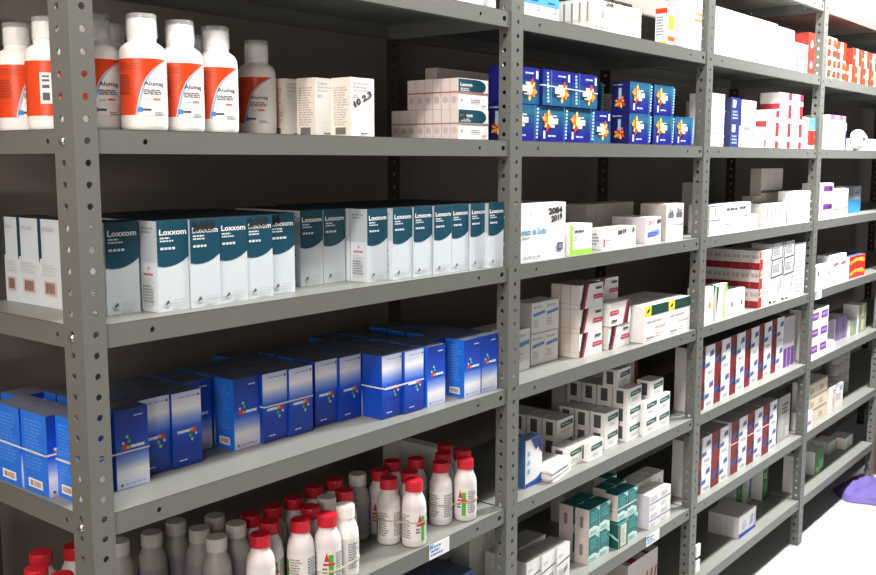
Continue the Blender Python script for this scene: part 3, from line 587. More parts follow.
rrf = [('r', 0, 0, .3, .55, M('d0202c')), ('r', .3, 0, 1, 1, WHITE), ('l', .45, .3, .85, .5, 2, M('a8b8dc')), ('r', 0, .62, .12, 1, M('d0202c'))]
wc('red_strip', .080, .028, .056, rrf, [('r', 0, .0, 1, .36, M('9a1a22')), ('c', .3, .68, .2, M('b8b0b0')), ('c', .72, .68, .2, M('b8b0b0'))], base=M('dedad8'))
wc('grey_frame', .104, .06, .052, [('r', 0, 0, 1, 1, M('d3d3d8')), ('p', [(.04, .05), (.10, .05), (.16, 1), (.1, 1)], BLACK), ('p', [(.1, .0), (.95, .08), (.95, .14), (.1, .06)], BLACK), ('l', .2, .3, .85, .8, 4, GREY), ('r', .93, .1, .98, 1, BLACK)], base=LGREY)
wc('grey_mark', .104, .06, .078, [('r', .58, .35, .85, .7, M('b8b8bc')), ('r', .85, .5, .9, .95, BLACK), ('p', [(.0, .06), (.2, .02), (.2, .1), (0, .14)], BLACK), ('p', [(.3, .02), (.55, .04), (.55, .1), (.3, .08)], BLACK)]); wc('grey_slim', .098, .06, .056, [('l', .1, .2, .8, .8, 3, M('b4b4c0')), ('r', 0, .96, 1, 1, LGREY)], base=M('dcdce0'))
sw = [('r', 0, 0, .47, 1, M('7d0e16')), ('p', [(.3, .35), (.47, .3), (.47, .9), (.36, .8)], M('1c1c2c')), ('p', [(.0, .3), (.3, .4), (.36, .6), (.1, .5)], M('3a4a9a')), ('p', [(.47, 0), (1, 0), (1, 1), (.55, 1), (.47, .86), (.52, .5)], WHITE), ('p', [(.7, .62), (.95, .66), (.95, .84), (.74, .8)], M('5060b0')), ('p', [(.48, .3), (.72, .34), (.72, .48), (.5, .44)], M('5060b0')), ('l', .6, .08, .95, .2, 2, M('a8a8c4'))]
wc('red_wave', .1175, .06, .086, sw, [('r', 0, 0, 1, 1, M('dcd8d8'))], sides=dict(t=M('2a2230'))); wc('red_wave_low', .1175, .06, .079, sw, [('r', 0, 0, 1, 1, M('dcd8d8'))], sides=dict(t=M('b8b0b0')))
wc('purple_foot', .033, .06, .165, [('r', 0, 0, 1, 1, M('cfc6d4')), ('r', .08, 0, .92, .38, M('6a3a8c')), ('l', .2, .5, .8, .9, 6, LGREY)], base=M('bcb4c0')); wc('grey_wrap', .11, .09, .150, [('r', 0, 0, 1, 1, M('a9a7a4')), ('r', .2, .1, .5, .9, M('b8b6b2')), ('l', .3, .6, .9, .85, 3, DGREY), ('r', .6, .05, .95, .3, M('c8c0be'))], base=M('8d8b88'))
wc('bundle_slip', .135, .019, .066, [('p', [(0, 0), (1, 0), (1, .14), (0, .2)], M('2a3cae')), ('p', [(.2, .3), (.45, .4), (.4, .75), (.18, .7)], M('b0b4c4')), ('p', [(.6, .3), (.8, .4), (.82, .8), (.66, .75)], M('8f94a8')), ('r', .9, .2, .96, .8, M('9aa0c8'))], base=M('d4d2d4')); wc('dark_green', .05, .06, .117, [('r', 0, 0, 1, 1, M('1e5a2a')), ('r', .2, .1, .8, .5, M('3f8a44')), ('l', .2, .6, .8, .8, 2, M('9ac89a'))]); wc('green_blue', .05, .06, .117, [('r', 0, 0, 1, 1, M('b4c4b8')), ('p', [(.4, .1), (.7, .1), (.9, .9), (.6, .9)], M('3a4a9a'))])
# bay 4
wc('drip', .118, .08, .10, [('p', [(.2, .1), (.3, .1), (.34, 1), (.16, 1)], M('d8741e')), ('p', [(.6, .15), (.7, .1), (.74, 1), (.56, 1)], M('c84a10')), ('l', .1, .02, .9, .08, 1, LGREY)]); wc('purple_lid', .18, .08, .115, [('r', 0, .84, 1, 1, M('b48ccc')), ('r', .1, .88, .3, 1, M('8c5cb0')), ('r', .6, .88, .8, 1, M('8c5cb0')), ('c', .5, .64, .03, GTXT), ('l', .25, .36, .9, .42, 1, M('d4c8dc'))])
wc('navy_foot', .10, .05, .095, [('r', 0, 0, 1, .72, NAVY), ('r', 0, 0, 1, .3, M('22243c')), ('l', .4, .8, .8, .9, 1, GTXT)]); wc('pale_green', .098, .06, .045, [('r', 0, 0, 1, 1, M('c2d4cc')), ('r', .3, .2, .5, .8, M('9ab8ac')), ('r', .8, .3, .9, .8, M('6a8a80'))])
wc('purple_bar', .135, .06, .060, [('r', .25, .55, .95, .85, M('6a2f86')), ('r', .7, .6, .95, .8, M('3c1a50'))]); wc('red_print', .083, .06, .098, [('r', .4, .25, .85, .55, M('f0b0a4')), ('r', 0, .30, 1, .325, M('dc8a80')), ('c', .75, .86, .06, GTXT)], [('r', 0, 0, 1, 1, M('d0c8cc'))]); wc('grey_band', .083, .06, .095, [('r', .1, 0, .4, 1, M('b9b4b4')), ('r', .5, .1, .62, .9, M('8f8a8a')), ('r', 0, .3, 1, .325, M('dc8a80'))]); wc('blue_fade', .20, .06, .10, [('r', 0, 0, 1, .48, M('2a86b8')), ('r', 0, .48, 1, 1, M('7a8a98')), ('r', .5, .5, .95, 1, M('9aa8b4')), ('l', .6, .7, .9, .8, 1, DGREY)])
wc('slate_dot', .072, .05, .077, [('c', .25, .72, .12, DGREY), ('r', .8, 0, 1, 1, M('d0cedc'))]); wc('pink_dot', .080, .05, .077, [('c', .7, .62, .12, M('e08a94')), ('r', 0, 0, .2, 1, M('c8cad8'))]); wc('brown_mark', .083, .05, .10, [('p', [(.3, .6), (.9, .66), (.9, .74), (.3, .68)], M('9a5a44')), ('r', .1, .05, .14, .95, LGREY)], base=M('dcdee2'))
wc('red_yellow', .20, .06, .040, [('r', 0, 0, 1, 1, M('d62414')), ('p', [(.05, .2), (.4, .5), (.95, .3), (.95, .6), (.4, .8), (.05, .5)], M('f4b02a')), ('l', .5, .6, .9, .8, 1, M('fbe08a'))], sides=dict(t=M('4a5a7a')))
wc('violet_window', .095, .07, .056, [('r', .2, .35, .9, .8, M('7a3f9c')), ('r', .3, .5, .8, .66, M('b88acc'))]); wc('lilac_box', .07, .06, .085, [('r', 0, 0, 1, 1, M('8c74b4')), ('r', .6, .1, .9, .9, M('a894cc'))]); wc('pale_lilac_box', .07, .06, .085, [('r', 0, 0, 1, 1, M('b4a8c8'))]); wc('lime_grey', .085, .06, .062, [('r', 0, 0, 1, 1, M('8a9aa4')), ('r', .05, .1, .4, .9, M('a8b84a'))]); wc('lime_tall', .10, .06, .055, [('r', 0, 0, 1, 1, M('8f948a')), ('r', .35, .1, .7, .9, M('c8d08a'))])
wc('beige_pack', .095, .06, .048, [('r', 0, 0, 1, 1, M('d8cdb8')), ('r', .1, .2, .5, .6, M('c0a884')), ('r', 0, .9, 1, 1, M('9c8c74'))]); wc('tilted_white', .072, .05, .09, [('l', .2, .3, .8, .6, 3, M('b8a898')), ('r', .6, .7, .9, .9, M('8aa0c0'))], base=M('dedad6')); wc('white_violet', .07, .05, .06, [('r', .3, .3, .8, .5, LAV)])
wc('teal_slim', .04, .04, .13, [('r', 0, 0, 1, 1, M('7a9490')), ('r', .2, .1, .8, .5, M('a8c0b8'))]); wc('bright_green', .10, .06, .085, [('r', 0, 0, 1, 1, M('1f6a2c')), ('r', .45, .15, .95, .55, M('4fae54')), ('r', .1, .0, .6, .3, M('8ac070'))])

# ------------------------------------------------------------------ bay 1: corner post to the second post
z = Z[2]
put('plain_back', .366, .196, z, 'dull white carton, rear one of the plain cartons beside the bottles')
put('plain', .424, .110, z, 'plain white carton with grey print between the bottles and the others', 'plain white cartons')
put('plain', .440, .060, z, 'plain white carton with grey print between the bottles and the others', 'plain white cartons')
put('plain_marked', .476, .020, z, 'white carton with black handwritten figures beside the dark rear post')
for i in range(8): put('teal_lying_marked' if i == 0 else 'teal_lying', .746, .020+i*.0195, z, 'teal and white pack with black pen marks, front of the lower banded pile' if i == 0 else 'teal and white pack lying in the lower banded pile', None if i == 0 else 'lower pile of lying teal packs')
for i in range(6): put('teal_lying', .750, .024+i*.0195, z+.0532, 'teal and white pack in the upper banded pile' if i else 'teal and white pack at the front of the upper banded pile', 'upper pile of lying teal packs' if i else None)
rect_band(.746, .020, .834, .1752, z+.028, 'rubber band around the lower pile of teal packs', col='9c8078', group=None)
rect_band(.750, .024, .838, .1402, z+.0532+.029, 'rubber band around the upper pile of teal packs', col='b06a5a', group=None)
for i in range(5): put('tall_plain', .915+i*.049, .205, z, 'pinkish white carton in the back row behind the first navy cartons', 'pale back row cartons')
z = Z[3]; n = 0
lox = [(.070, .058, 0), (.1255, .028, 1), (.1755, .026, 2), (.2265, .030, 3), (.277, .034, 2), (.331, .046, 4), (.423, .080, 0), (.4735, .080, 0), (.5255, .034, 1), (.576, .024, 0), (.6265, .022, 0), (.678, .020, 0), (.7285, .021, 0), (.779, .018, 0), (.8225, .014, 0)]
LG = 'white and teal cartons in the front row'
for i, (x, y, t) in enumerate(lox):
    kd = {0: 'lox', 1: 'lox', 2: 'lox_marked', 3: 'lox', 4: 'lox_marked_b'}[t]
    lb = 'white and teal carton standing in the front row of its shelf'; g = LG
    if i >= 9: lb, g = 'white and teal carton, '+('sixth', 'fifth', 'fourth', 'third', 'second', 'first')[i-9]+' in its front row counted from the second post', None
    if i == 3: lb, g = 'white and teal carton between the two with handwriting', None
    if i == 0: lb, g = 'white and teal carton set back beside the corner post', None
    if i == 1: lb, g = 'white and teal carton with its printed side showing, near the corner post', None
    if i == 8: lb, g = 'white and teal carton with its printed side showing, past the gap in the row', None
    if i in (6, 7): lb, g = 'white and teal carton pushed back at the gap in its row', 'set back white and teal cartons'
    if t == 2: lb, g = 'white and teal carton with black handwriting above its name', 'handwritten white and teal cartons'
    if t == 4: lb, g = 'white and teal carton with smudged black pen at the left of its name', None
    o = put(kd if i != 2 else 'lox_marked', x, y if i != 14 else .010, z, lb, g)
    yy = y+.0385; rows = 0
    if i == 0: continue
    while yy+.037 < .268:
        put('lox', x if i != 14 else .8225, yy, z, 'white and teal carton in the shaded rows behind the front row', 'back rows of white and teal cartons'); yy += .0385
for k in range(4): put('lox_end' if k < 3 else 'lox_back', .062-k*.001, .0958+k*.0525, z, 'white carton end with brown barcode, seen at the open shelf end', 'barcode cartons at the open shelf end')
z = Z[4]
bx = [(.022, .068, 0), (.0795, .068, 0), (.1300, .090, 1), (.1805, .086, 1), (.2345, .132, 0), (.2925, .090, 0), (.3435, .084, 1), (.394, .080, 1), (.4575, .088, 1), (.508, .082, 1), (.5605, .036, 1), (.6115, .030, 1), (.672, .030, 0), (.7655, .020, 0), (.8185, .020, 0)]
BG = {0: 'blue cartons banded at the corner post', 1: 'blue cartons in the middle of the row', 2: 'blue cartons by the second post'}
for i, (x, y, fl) in enumerate(bx):
    g = BG[0] if i < 4 else (BG[1] if i < 10 else BG[2])
    where = 'banded beside the corner post' if i < 4 else ('in the middle of the front row' if i < 10 else 'near the second post')
    lb = ('blue carton standing upside down, white panel on top, ' if fl else 'upright blue carton with white lower panel and logo, ')+where
    if i >= 10: lb, g = lb.replace('near the second post', ('sixth', 'fifth', 'fourth', '', 'second', 'first')[i-10] if False else ('fifth', 'fourth', 'third', 'second', 'first')[i-10]+' from the second post'), None
    if i in (0, 1, 2, 3): lb, g = lb.replace('banded beside the corner post', ('first', 'second', 'third', 'fourth')[i]+' from the corner post'), None
    if i == 4: lb, g = 'blue carton set far back at the gap in the front row', None
    if i == 5: lb, g = 'blue carton with bright side face showing beside the gap', None
    put('blue', x, y, z, lb, g+(' upside down' if fl else '') if g else None, flip=bool(fl))
    yy = y+.0475
    if i == 0:
        for k in range(3): put('blue_end' if k < 2 else 'blue', (.010, .008, .040)[k],   .1135+k*.064, z, 'blue carton end with small barcode at the open shelf end', 'blue cartons at the open end')
        continue
    while yy+.044 < .268:
        put('blue', x, yy, z, 'blue carton in the shaded rows behind the front row', 'back rows of blue cartons'); yy += .0475
put('blue', .7155, .066, z, 'blue carton showing its pale blue side between two front cartons')
BD = 'e0ddd2'
rect_band(.0080, .1135, .0597, .2405, z+.056, 'pale rubber band around the blue cartons at the open shelf end', col=BD, group=None)
rect_band(.022, .0680, .1290, .1120, z+.050, 'pale rubber band around two blue cartons at the corner post', col=BD, group=None)
rect_band(.3435, .080, .4435, .1285, z+.058, 'pale rubber band around two blue cartons in the middle of the row', col=BD, group=None)
rect_band(.5605, .030, .6610, .0805, z+.054, 'pale rubber band around two blue cartons near the second post', col=BD, group=None)
z = Z[5]
for i in range(3): put('slim_white', .8465, .142+i*.051, z, 'slim white carton standing behind the bottles by the second post', 'slim white cartons behind bottles')
z = Z[6]
for i in range(6):
    for j in range(3): put('blue', .555+i*.0515, .07+j*.0475, z, 'blue carton on the shelf below the bottles', 'blue cartons below the bottle shelf')
z = Z[1]
put('long_white', .64, .02, z, 'white carton edge on the shelf above the teal packs')

# ------------------------------------------------------------------ bay 2
z = Z[1]
for i in range(2): put('skyband', .932+i*.0595, .010, z, 'white carton with sky blue upper band on the upper shelf', 'sky blue banded cartons')
for i in range(5): put('long_white', 1.180, .010+i*.0187, z, 'long white carton with pen mark, front of the lying row' if i == 0 else 'long white carton lying behind the front one on the upper shelf', None if i == 0 else 'lying long white cartons')
put('yellow_orange', 1.523, .010, z, 'small carton with yellow block and orange bands')
put('tall_white', 1.612, .010, z, 'tall white carton beside the yellow and orange one'); put('tall_white_stripes', 1.6635, .010, z, 'tall white carton with two orange stripes at the post')
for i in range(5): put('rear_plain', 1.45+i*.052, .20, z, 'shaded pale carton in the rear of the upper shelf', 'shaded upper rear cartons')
z = Z[2]; NG = 'navy cartons with orange burst'
for x, y, t, fl in ((.886, .014, 0, 0), (.9915, .014, 0, 0), (1.097, .014, 0, 0), (1.2025, .032, 0, 1), (1.357, .014, 0, 0), (1.4765, .014, 0, 0), (1.588, .014, 0, 0), (.888, .014, 1, 1), (.9975, .010, 1, 1), (1.103, .010, 1, 1), (1.357, .014, 1, 0), (1.4745, .014, 1, 0)):
    put('navy', x, y, z+t*.0687, 'navy carton with orange burst, '+('upper tier' if t else 'lower tier')+(', standing on its head' if fl else ', right way up'), NG+(' upper' if t else ' lower')+(' inverted' if fl else ''), flip=bool(fl))
rect_band(.9975, .010, 1.2065, .055, z+.0687+.036, 'white rubber band across two navy cartons of the upper tier', col='d8dce4', group=None, slope=(-.03, 0))
put('navy', 1.2515, .080, z, 'navy carton set back in the dark gap, lower tier', None); put('navy', 1.2515, .080, z+.0687, 'navy carton set back in the dark gap, upper tier', None)
put('navy', 1.50, .062, z+.0687, 'navy carton set back at the end of the upper tier', None); put('navy', 1.50, .062, z, 'navy carton set back below the end of the upper tier', None)
for i in range(2): put('rear_plain', 1.60+i*.052, .20, z, 'pinkish white carton behind the last navy cartons', 'pale cartons behind navy ones')
z = Z[3]
put('bicarb', .934, .014, z, 'large white carton with blue lettering and black handwriting', cat='carton')
put('lime', 1.108, .010, z, 'white carton with lime green edge and foot'); put('long_low', 1.275, .028, z, 'long low white carton with pen figures')
put('blue_script', 1.492, .034, z, 'white carton with red pen figures over a blue printed panel'); put('tall_banded', 1.588, .028, z, 'tall white carton with two grey blocks and a slanting band')
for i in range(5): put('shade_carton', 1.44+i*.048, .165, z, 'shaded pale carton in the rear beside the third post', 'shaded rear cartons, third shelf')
z = Z[4]
put('blue_stroke_tall', .993, .072, z, 'white carton with blue stroke, half behind the second post')
for i in range(2):
    put('blue_stroke', 1.076+i*.0535, .080, z, 'white carton with blue stroke, lower one of the pair', 'lower blue stroke cartons'); put('blue_stroke', 1.080+i*.0535, .082, z+.0667, 'white carton with blue stroke, upper one of the pair', 'upper blue stroke cartons')
for i in range(3):
    put('blue_stroke', 1.02+i*.0535, .18, z, 'white carton with blue stroke in the shaded rear', 'rear blue stroke cartons')
for t in range(3):
    for j in range(3): put('crimson', 1.213, .045+j*.0247, z+t*.0536, ('front' if j == 0 else 'rear')+' white carton with black and crimson stripes, '+('bottom', 'middle', 'top')[t]+' of the left stack', None if j == 0 else 'rear crimson cartons '+str(t))
put('crimson', 1.335, .040, z, 'crimson and black striped carton, bottom of the second stack', rz=0); put('crimson', 1.334, .038, z+.0536, 'crimson and black striped carton standing on its head in the second stack', flip=True)
for j in range(2): put('crimson', 1.330, .066+j*.0247, z, 'crimson striped carton behind the second stack', 'crimson cartons behind'); put('crimson', 1.328, .066+j*.0247, z+.0536, 'crimson striped carton behind the inverted one', 'crimson cartons behind inverted')
put('crimson', 1.326, .068, z+.1072, 'crimson and black striped carton on top of the second stack')
for i in range(2): put('yellow_green', 1.460+i*.1265, .014, z, 'wide white carton with yellow and dark green top band', 'yellow and green banded cartons')
z = Z[5]
put('blue_swirl', .994, .036, z, 'white carton with blue swirls beside the second post')
GL = 'small white carton with green label, '
put('green_label', 1.163, .040, z, GL+'single one at the left front'); put('green_label', 1.230, .026, z, GL+'single one at the front, nearest the lip')
for t in range(2):
    for j in range(4): put('green_label_wide', 1.214, .098+j*.0425, z+t*.0428, GL+('upper' if t else 'lower')+' tier, block with dark ends', 'green label block '+str(t))
for t in range(2):
    for j in range(3): put('green_label', 1.336, .044+j*.0425, z+t*.0428, GL+('upper' if t else 'lower')+' tier of the middle pile', 'green label middle pile '+str(t))
for t in range(3):
    for j in range(4): put('green_label_wide', 1.424, .034+j*.0425, z+t*.0428, GL+('bottom', 'middle', 'third')[t]+' tier of the tall pile', 'green label tall pile '+str(t))
put('green_label', 1.424, .062, z+.1284, GL+'topmost of the tall pile')
for t in range(2):
    for i in range(2): put('green_label_wide', 1.4955+i*.0705, .026, z+t*.0428, GL+('upper' if t else 'lower')+' row near the third post', 'green label right pile '+str(t))
put('green_label', 1.535, .028, z+.0856, GL+'on top near the third post')
put('red_edge', 1.648, .16, z, 'tall pale carton with dark red edge in the rear near the third post')
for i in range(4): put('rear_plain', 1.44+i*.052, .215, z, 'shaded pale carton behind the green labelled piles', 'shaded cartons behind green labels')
def leaflets():
    mb = MB(); rnd = random.Random(2)
    for i in range(9):
        a = rnd.uniform(-.05, .05); dx, dy = rnd.uniform(-.004, .004), rnd.uniform(-.004, .004); zz = i*.0034
        c = [(-.05, -.032), (.05, -.032), (.05, .032), (-.05, .032)]
        c = [(x*math.cos(a)-y*math.sin(a)+dx, x*math.sin(a)+y*math.cos(a)+dy) for x, y in c]
        mb.face([(x, y, zz+.003) for x, y in c], PAPER); mb.face([(x, y, zz) for x, y in reversed(c)], PAPER)
        for k in range(4): p, q = c[k], c[(k+1) % 4]; mb.face([(p[0], p[1], zz), (q[0], q[1], zz), (q[0], q[1], zz+.003), (p[0], p[1], zz+.003)], PAPER if i % 2 else OFFW)
    tag(obj('leaflet_pad', mb.build('leaflet_pad'), None, (1.102, .052, Z[5]+.0003), .15), 'pad of white folded leaflets lying beside the blue swirl carton', 'paper')
leaflets()
z = Z[6]
for i in range(3): put('black_line', 1.000+i*.0535, .034-.004*i, z, 'white carton with black line across, in the front row near the second post', 'black line cartons front'); put('black_line', 1.000+i*.0535, .090, z, 'white carton with black line across, behind the front row', 'black line cartons rear')
for i in range(2): put('black_line_tall', .96+i*.06, .152, z, 'taller grey white carton behind the black line cartons', 'taller grey cartons')
for t in range(2):
    for i in range(2): put('teal_pack', 1.240+i*.0478, .026, z+t*.0645, 'teal and white pack, '+('upper' if t else 'lower')+' tier of the left pile', 'teal packs left pile '+str(t))
    for i in range(2): put('teal_pack', 1.240+i*.0478, .068, z+t*.0645, 'teal and white pack behind the left pile', 'teal packs behind left pile')
put('teal_pack_white', 1.362, .016, z, 'teal pack with cream panel at the bottom of the right pile'); put('teal_pack', 1.416, .020, z, 'teal pack at the bottom of the right pile')
for i in range(2): put('teal_pack', 1.366+i*.0478, .022, z+.0645, 'teal and white pack in the upper tier of the right pile', 'teal packs right upper')
rect_band(1.366, .022, 1.4608, .058, z+.0645+.03, 'pale rubber band around the upper teal packs', col='d8dcd4', group=None)
for i in range(2): put('teal_pack', 1.385+i*.05, .064, z, 'teal pack in the shaded second row', 'teal packs second row'); put('teal_pack', 1.385+i*.05, .064, z+.0645, 'teal pack in the shaded second row, upper tier', 'teal packs second row upper')
put('teal_pack', 1.46, .104, z, 'teal pack at the rear, under another'); put('teal_pack', 1.46, .104, z+.0645, 'teal pack at the rear, standing on another')
for t in range(2):
    for i in range(2): put('lilac_line', 1.520+i*.059, .016, z+t*.0434, 'white carton with lilac line, '+('upper' if t else 'lower')+' tier', 'lilac line cartons '+str(t))
for i in range(3): put('lilac_tall', 1.545+i*.053, .068, z, 'taller white carton with lilac stripe behind the lilac line cartons', 'taller lilac cartons')
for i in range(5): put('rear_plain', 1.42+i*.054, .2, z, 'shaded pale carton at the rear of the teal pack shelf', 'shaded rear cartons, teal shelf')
z = Z[7]
put('red_slash', 1.50, .06, z, 'large pale carton with red slanting strokes on the lowest shelf')

# ------------------------------------------------------------------ bay 3
z = Z[1]
for i in range(4): put('long_blank_b' if i == 3 else 'long_blank', 1.800+i*.1445, .012, z, 'large blank white carton next to the green striped ones' if i == 3 else 'large blank white carton in the run on the upper shelf', None if i == 3 else 'large blank white cartons')
for i in range(2): put('green_strip', 2.384+i*.0585, .012, z, 'white carton with pale green stripe', 'green striped cartons')
for t in range(2):
    for i in range(3): put('orange_dark', 2.40+i*.0595, .075, z+t*.0637, 'dark orange red carton, '+('upper' if t else 'lower')+' tier behind the green striped ones', 'dark orange cartons '+str(t))
put('orange_dark', 2.512, .014, z, 'dark orange red carton at the front beside the fourth post, lower'); put('orange_dark', 2.512, .014, z+.0637, 'dark orange red carton at the front beside the fourth post, upper')
z = Z[2]
put('pale_tall', 1.797, .014, z, 'tall white carton with pale green print at the third post')
for t in range(2): put('navy_white', 1.930, .014, z+t*.0655, 'navy and white carton, '+('upper' if t else 'lower')+' of two stacked')
put('cyan_dot', 1.998, .014, z, 'wide white carton with small cyan dot, under another'); put('dot_carton', 1.998, .014, z+.0573, 'white carton with blue dot on its edge, on a wide carton')
for t in range(3):
    for i in range(3):
        if t == 2 and i == 0: continue
        put('red_corner', 2.188+i*.0995, .014, z+t*.0544, 'white carton with red corner blocks, '+('bottom', 'middle', 'top')[t]+' tier', 'red corner cartons '+str(t))
for i in range(2): put('slim_white', 2.4845+i*.0262, .012, z, 'slim white carton beside the red cornered pile', 'slim white cartons in third bay')
put('blue_red', 2.5375, .012, z, 'carton with light blue top and red brown body by the fourth post')
for i in range(4): put('rear_plain', 2.05+i*.053, .16, z, 'shaded pale carton behind the blue dot carton', 'shaded cartons behind dot carton')
z = Z[3]
for t in range(2): put('flat_end', 1.850, .030, z+t*.0385, 'small flat white carton end with navy mark, '+('upper' if t else 'lower')+' one')
put('flat_long', 1.925, .030, z, 'long flat white carton fading to pale blue'); put('flat_lilac', 1.918, .030, z+.0413, 'long flat lilac white carton lying on another')
for i in range(6): put('purple_edge', 2.272+i*.0332, .040, z, 'upright white carton with purple edge stripe', 'purple edged cartons')
for t in range(3):
    for i in range(2): put('violet_stack', 2.475+i*.0627, .014, z+t*.0333, 'flat white carton with violet line, '+('bottom', 'middle', 'top')[t]+' tier by the fourth post', 'violet line cartons '+str(t))
for t in range(2):
    for i in range(4):
        if t == 0 or i > 0: put('shade_stack', 2.345+i*.0627, .105, z+t*.0853, 'shaded beige carton, '+('upper' if t else 'lower')+' tier at the rear', 'shaded beige cartons '+str(t))
put('rear_plain', 2.13, .2, z, 'single shaded carton far back on the flat carton shelf')
z = Z[4]
put('orange_dot', 1.795, .020, z, 'white carton with orange dot at the third post'); put('green_leaf', 1.897, .022, z, 'white carton with green leaf shapes')
for i in range(2): put('white_dot', 1.990+i*.0698, .034, z, 'white carton with small dark square beside the green leaf carton', 'dark square cartons')
for t in range(3):
    for j in range(6): put('red_strip', 2.176, .012+j*.0286, z+t*.0564, 'white and red carton, '+('bottom', 'middle', 'top')[t]+' tier of the deep red pile', 'deep red pile '+str(t))
for t in range(2): rect_band(2.176, .012, 2.256, .1830, z+.055+t*.0564-.010, 'pale band around the '+('lower' if t == 0 else 'upper')+' red pile', col='d8b8a0', group=None)
for i in range(2): put('grey_mark', 2.268+i*.105, .014, z, 'white carton with black corner marks under grey framed ones', 'black marked cartons')
for t in range(2):
    for i in range(2): put('grey_frame', 2.268+i*.105, .014, z+.0783+t*.0524, 'pale grey carton with black frame lines, '+('upper' if t else 'lower')+' tier', 'grey framed cartons '+str(t))
for t in range(3): put('grey_slim', 2.480, .014, z+t*.0564, 'pale grey carton by the fourth post, '+('bottom', 'middle', 'top')[t]+' of three')
z = Z[5]
for t in range(2):
    for i in range(6): put('red_wave', 1.776+i*.1182, .020+.004*i, z+t*.0864, 'white carton with dark red wave, '+('upper' if t else 'lower')+' tier above the other red row', 'red wave cartons '+str(t))
for i in range(3): put('purple_foot', 2.490+i*.0337, .040, z, 'tall pale carton with purple foot by the fourth post', 'purple footed cartons')
z = Z[6]
for t in range(2):
    for i, x in enumerate((1.790, 1.912, 2.050, 2.172, 2.298)): put('red_wave_low', x, .026, z+t*.0794, 'white carton with dark red wave, '+('upper' if t else 'lower')+' tier of the lower red row', 'lower red row '+str(t))
rect_band(2.050, .026, 2.4155, .086, z+.0794+.012, 'pale band around the lower row of red wave cartons', col='e8d8d8', group=None)
put('grey_wrap', 2.455, .035, z, 'grey plastic wrapped pack beside the lower red row')
z = Z[7]
for j in range(5): put('bundle_slip', 2.150, .030+j*.0197, z, 'white carton with blue foot in the lone bundle on the lowest shelf', 'lone bundle cartons')
put('dark_green', 2.40, .14, z, 'dark green carton at the rear of the lowest shelf', None); put('green_blue', 2.46, .13, z, 'pale carton with blue diagonal between the green ones'); put('dark_green', 2.525, .10, z, 'dark green carton beside the fourth post on the lowest shelf')

# ------------------------------------------------------------------ bay 4
z = Z[0]
for i in range(5): put('drip', 2.665+i*.1195, .014, z, 'white carton with orange drip shapes on the top shelf', 'orange drip cartons')
z = Z[1]
for i in range(2): put('orange_white', 2.695+i*.0995, .014, z, 'white carton with orange blocks, lower tier by the fourth post', 'orange block cartons')
put('orange_white', 2.695, .016, z+.0663, 'white carton with orange blocks standing on others')
put('orange_pack', 2.800, .016, z+.0663, 'orange carton with white middle standing on a white one', flip=False)
for i in range(4): put('orange_pack', 2.900+i*.0995, .014, z, 'orange carton with white middle in the lower row', 'orange cartons lower row')
for i in range(3): put('orange_pack', 2.985+i*.102, .018, z+.0603, 'orange carton with white middle in the upper row', 'orange cartons upper row')
z = Z[2]
put('purple_lid', 2.755, .016, z, 'white carton with purple top edge next to the fourth post'); put('navy_foot', 2.945, .044, z, 'white carton with navy lower part behind the white pouch')
for i in range(3): put('pale_green', 3.165+i*.0995, .045, z, 'pale green low carton at the end of the shelf', 'pale green cartons')
def pouch():
    mb = MB(); n, m_ = 14, 20; me_m = M('f2f2f0', .35, .03, 30); P = []
    for i in range(n+1):
        t = PI*i/n; row = []
        for j in range(m_):
            a = 2*PI*j/m_; k = 1+.06*math.sin(3*a+2*t)+.05*math.sin(5*t+a)
            row.append((.092*math.sin(t)*math.cos(a)*k, .016*math.sin(t)*math.sin(a)*k, .037-.0368*math.cos(t)))
        P.append(row)
    for i in range(n):
        for j in range(m_): mb.face([P[i][j], P[i][(j+1) % m_], P[i+1][(j+1) % m_], P[i+1][j]], me_m, True)
    o = tag(obj('white_pouch', mb.build('white_pouch'), None, (3.110, .0205, Z[2]+.001)), 'rounded white plastic pouch leaning before the navy footed carton', 'pouch')
    mb = MB(); mb.box(.0, -.018, .042, .03, -.0165, .046, DTXT); mb.box(-.03, -.0195, .026, -.018, -.0175, .034, GTXT); obj('printed_mark', mb.build('mark'), o)
pouch()
z = Z[3]
for t in range(2): put('purple_bar', 2.690, .012, z+t*.0604, 'white carton with purple bar, '+('upper' if t else 'lower')+' of two by the fourth post')
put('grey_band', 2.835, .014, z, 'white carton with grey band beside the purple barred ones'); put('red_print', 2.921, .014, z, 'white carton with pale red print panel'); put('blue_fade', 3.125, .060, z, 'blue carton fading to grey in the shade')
z = Z[4]
put('slate_dot', 2.690, .010, z, 'white carton with slate dot by the fourth post'); put('pink_dot', 2.776, .014, z, 'white carton with pink dot')
for i in range(2): put('brown_mark', 2.885+i*.0845, .022, z, 'tall pale carton with slanting brown mark', 'brown marked cartons')
for t in range(2): put('red_yellow', 3.085, .020, z+t*.0404, 'red carton with yellow wave, '+('upper' if t else 'lower')+' of two stacked')
z = Z[5]
for t in range(3):
    for i in range(2): put('violet_window', 2.655+i*.0957, .012, z+t*.0564, 'white carton with violet window panel, '+('bottom', 'middle', 'top')[t]+' tier', 'violet window cartons '+str(t))
put('pale_lilac_box', 3.005, .060, z, 'pale lilac carton beside the darker lilac ones')
for i in range(2): put('lilac_box', 3.080+i*.072, .055, z, 'lilac carton standing in the shade', 'lilac cartons')
put('lime_grey', 3.228, .045, z, 'grey carton with lime panel'); 
for t in range(2): put('lime_tall', 3.318, .040, z+t*.0553, 'grey green carton with pale lime panel, '+('upper' if t else 'lower')+' one at the shelf end')
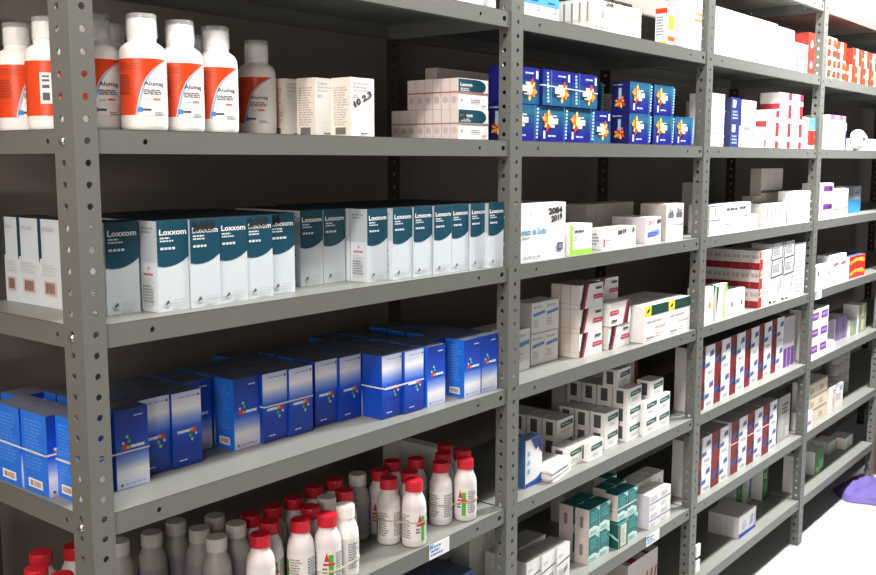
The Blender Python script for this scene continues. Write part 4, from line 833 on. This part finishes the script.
def paper_loop():
    mb = MB(); n = 28
    for i in range(n):
        a, b = 2*PI*i/n, 2*PI*(i+1)/n
        for s1 in (1, -1):
            r1 = .0555+.0006*s1
            q = [(r1*math.cos(a), .026*math.sin(a)*r1/.0555, .001), (r1*math.cos(b), .026*math.sin(b)*r1/.0555, .001), (r1*math.cos(b), .026*math.sin(b)*r1/.0555, .026), (r1*math.cos(a), .026*math.sin(a)*r1/.0555, .026)]
            mb.face(q if s1 > 0 else q[::-1], PAPER, True)
    tag(obj('paper_loop', mb.build('paper_loop'), None, (2.925, .036, Z[5]+.0003)), 'loop of white paper strip lying before the lilac cartons', 'paper strip')
paper_loop()
z = Z[6]
put('white_violet', 2.655, .010, z, 'small white carton with violet bar by the fourth post')
for t in range(3):
    for i in range(2): put('beige_pack', 2.745+i*.0965, .030, z+t*.0484, 'beige printed pack, '+('bottom', 'middle', 'top')[t]+' tier of the beige pile', 'beige packs '+str(t))
put('tilted_white', 2.955, .022, z, 'white carton turned askew beside the beige pile', rz=9); put('tilted_white', 3.045, .03, z, 'white carton turned askew next to the wound rolls', rz=-8)
def rolls():
    mb = MB(); g1 = M('8c8884', .5, .1, 90); mb.lathe([(.012, 0), (.030, 0), (.031, .002), (.031, .043), (.030, .045), (.012, .045), (.012, 0)], g1, 24)
    core = MB(); core.lathe([(.0118, .001), (.0118, .044), (.010, .044), (.010, .001), (.0118, .001)], M('b09878', .7), 20)
    a, b = mb.build('wound_roll'), core.build('core')
    for i in range(3):
        for t in range(4):
            o = tag(obj('gauze_roll', a, None, (3.20+i*.066, .10, Z[6]+.0003+t*.0455)), 'grey wound roll in the shaded columns of rolls', 'roll', 'grey wound rolls'); obj('core', b, o)
rolls()
z = Z[7]
put('teal_slim', 2.662, .040, z, 'slim grey teal carton at the fourth post, lowest shelf'); put('bright_green', 2.905, .050, z, 'bright green carton alone on the lowest shelf')
put('pale_green', 3.20, .09, z, 'grey green low carton at the rear of the lowest shelf', 'grey green lowest shelf cartons'); put('pale_green', 3.305, .06, z, 'pale low carton at the end of the lowest shelf'); put('grey_wrap', 3.12, .15, z, 'grey wrapped pack in the dark of the lowest shelf')

# ------------------------------------------------------------------ floor things
def cloth():
    n, m_ = 34, 26; mb = MB(); lil = M('5f5192', .8, .12, 30, bump=.3, name='purple_cloth'); P = []; rnd = random.Random(9)
    ph = [rnd.uniform(0, 6) for _ in range(8)]
    for i in range(n+1):
        row = []
        for j in range(m_+1):
            u, v = i/n*2-1, j/m_*2-1
            r = min(1, (u**4+v**4)**.25); e = max(0, 1-r**4)
            f = .5+.5*math.sin(5*u+3*v+ph[0])*math.cos(4*v-2*u+ph[1]); g = .5+.5*math.sin(9*u-7*v+ph[2]); h = abs(math.sin(6*v+2*u+ph[3]))
            zz = (.010+.014*(1-r*r)+.014*f*e+.008*g*e+.010*h*e)*min(1, e*3)+.002
            s = 1/max(1, (u**4+v**4)**.25)
            row.append((u*s*.145*(1+.08*math.sin(4*v+ph[4])), v*s*.125*(1+.10*math.sin(5*u+ph[5])), max(.002, zz)))
        P.append(row)
    for i in range(n):
        for j in range(m_): mb.face([P[i][j], P[i+1][j], P[i+1][j+1], P[i][j+1]], lil, True)
    ring = [P[i][0] for i in range(n+1)]+[P[n][j] for j in range(1, m_+1)]+[P[i][m_] for i in range(n-1, -1, -1)]+[P[0][j] for j in range(m_-1, 0, -1)]
    mb.face([(x, y, .0005) for x, y, _ in reversed(ring)], lil)
    me = mb.build('purple_cloth')
    tag(obj('purple_cloth', me, None, (3.315, -.05, .0005), .0), 'crumpled purple cloth lying on the floor beyond the last shelf', 'cloth')
cloth()
def brown_box():
    mb = MB(); br = M('6e3f36', .6, .08, 20, name='brown_board'); mb.box(-.17, -.12, 0, .17, .12, .15, br)
    o = obj('cardboard_box', mb.build('cardboard_box'), None, (3.74, -.085, .0005)); tag(o, 'low reddish brown box on the floor past the end of the shelving', 'box')
    f = MB(); f.box(-.17, -.12, .1503, -.001, .12, .153, br); f.box(.001, -.12, .1503, .17, .12, .153, br); obj('lid_flap', f.build('lid_flap'), o)
brown_box()
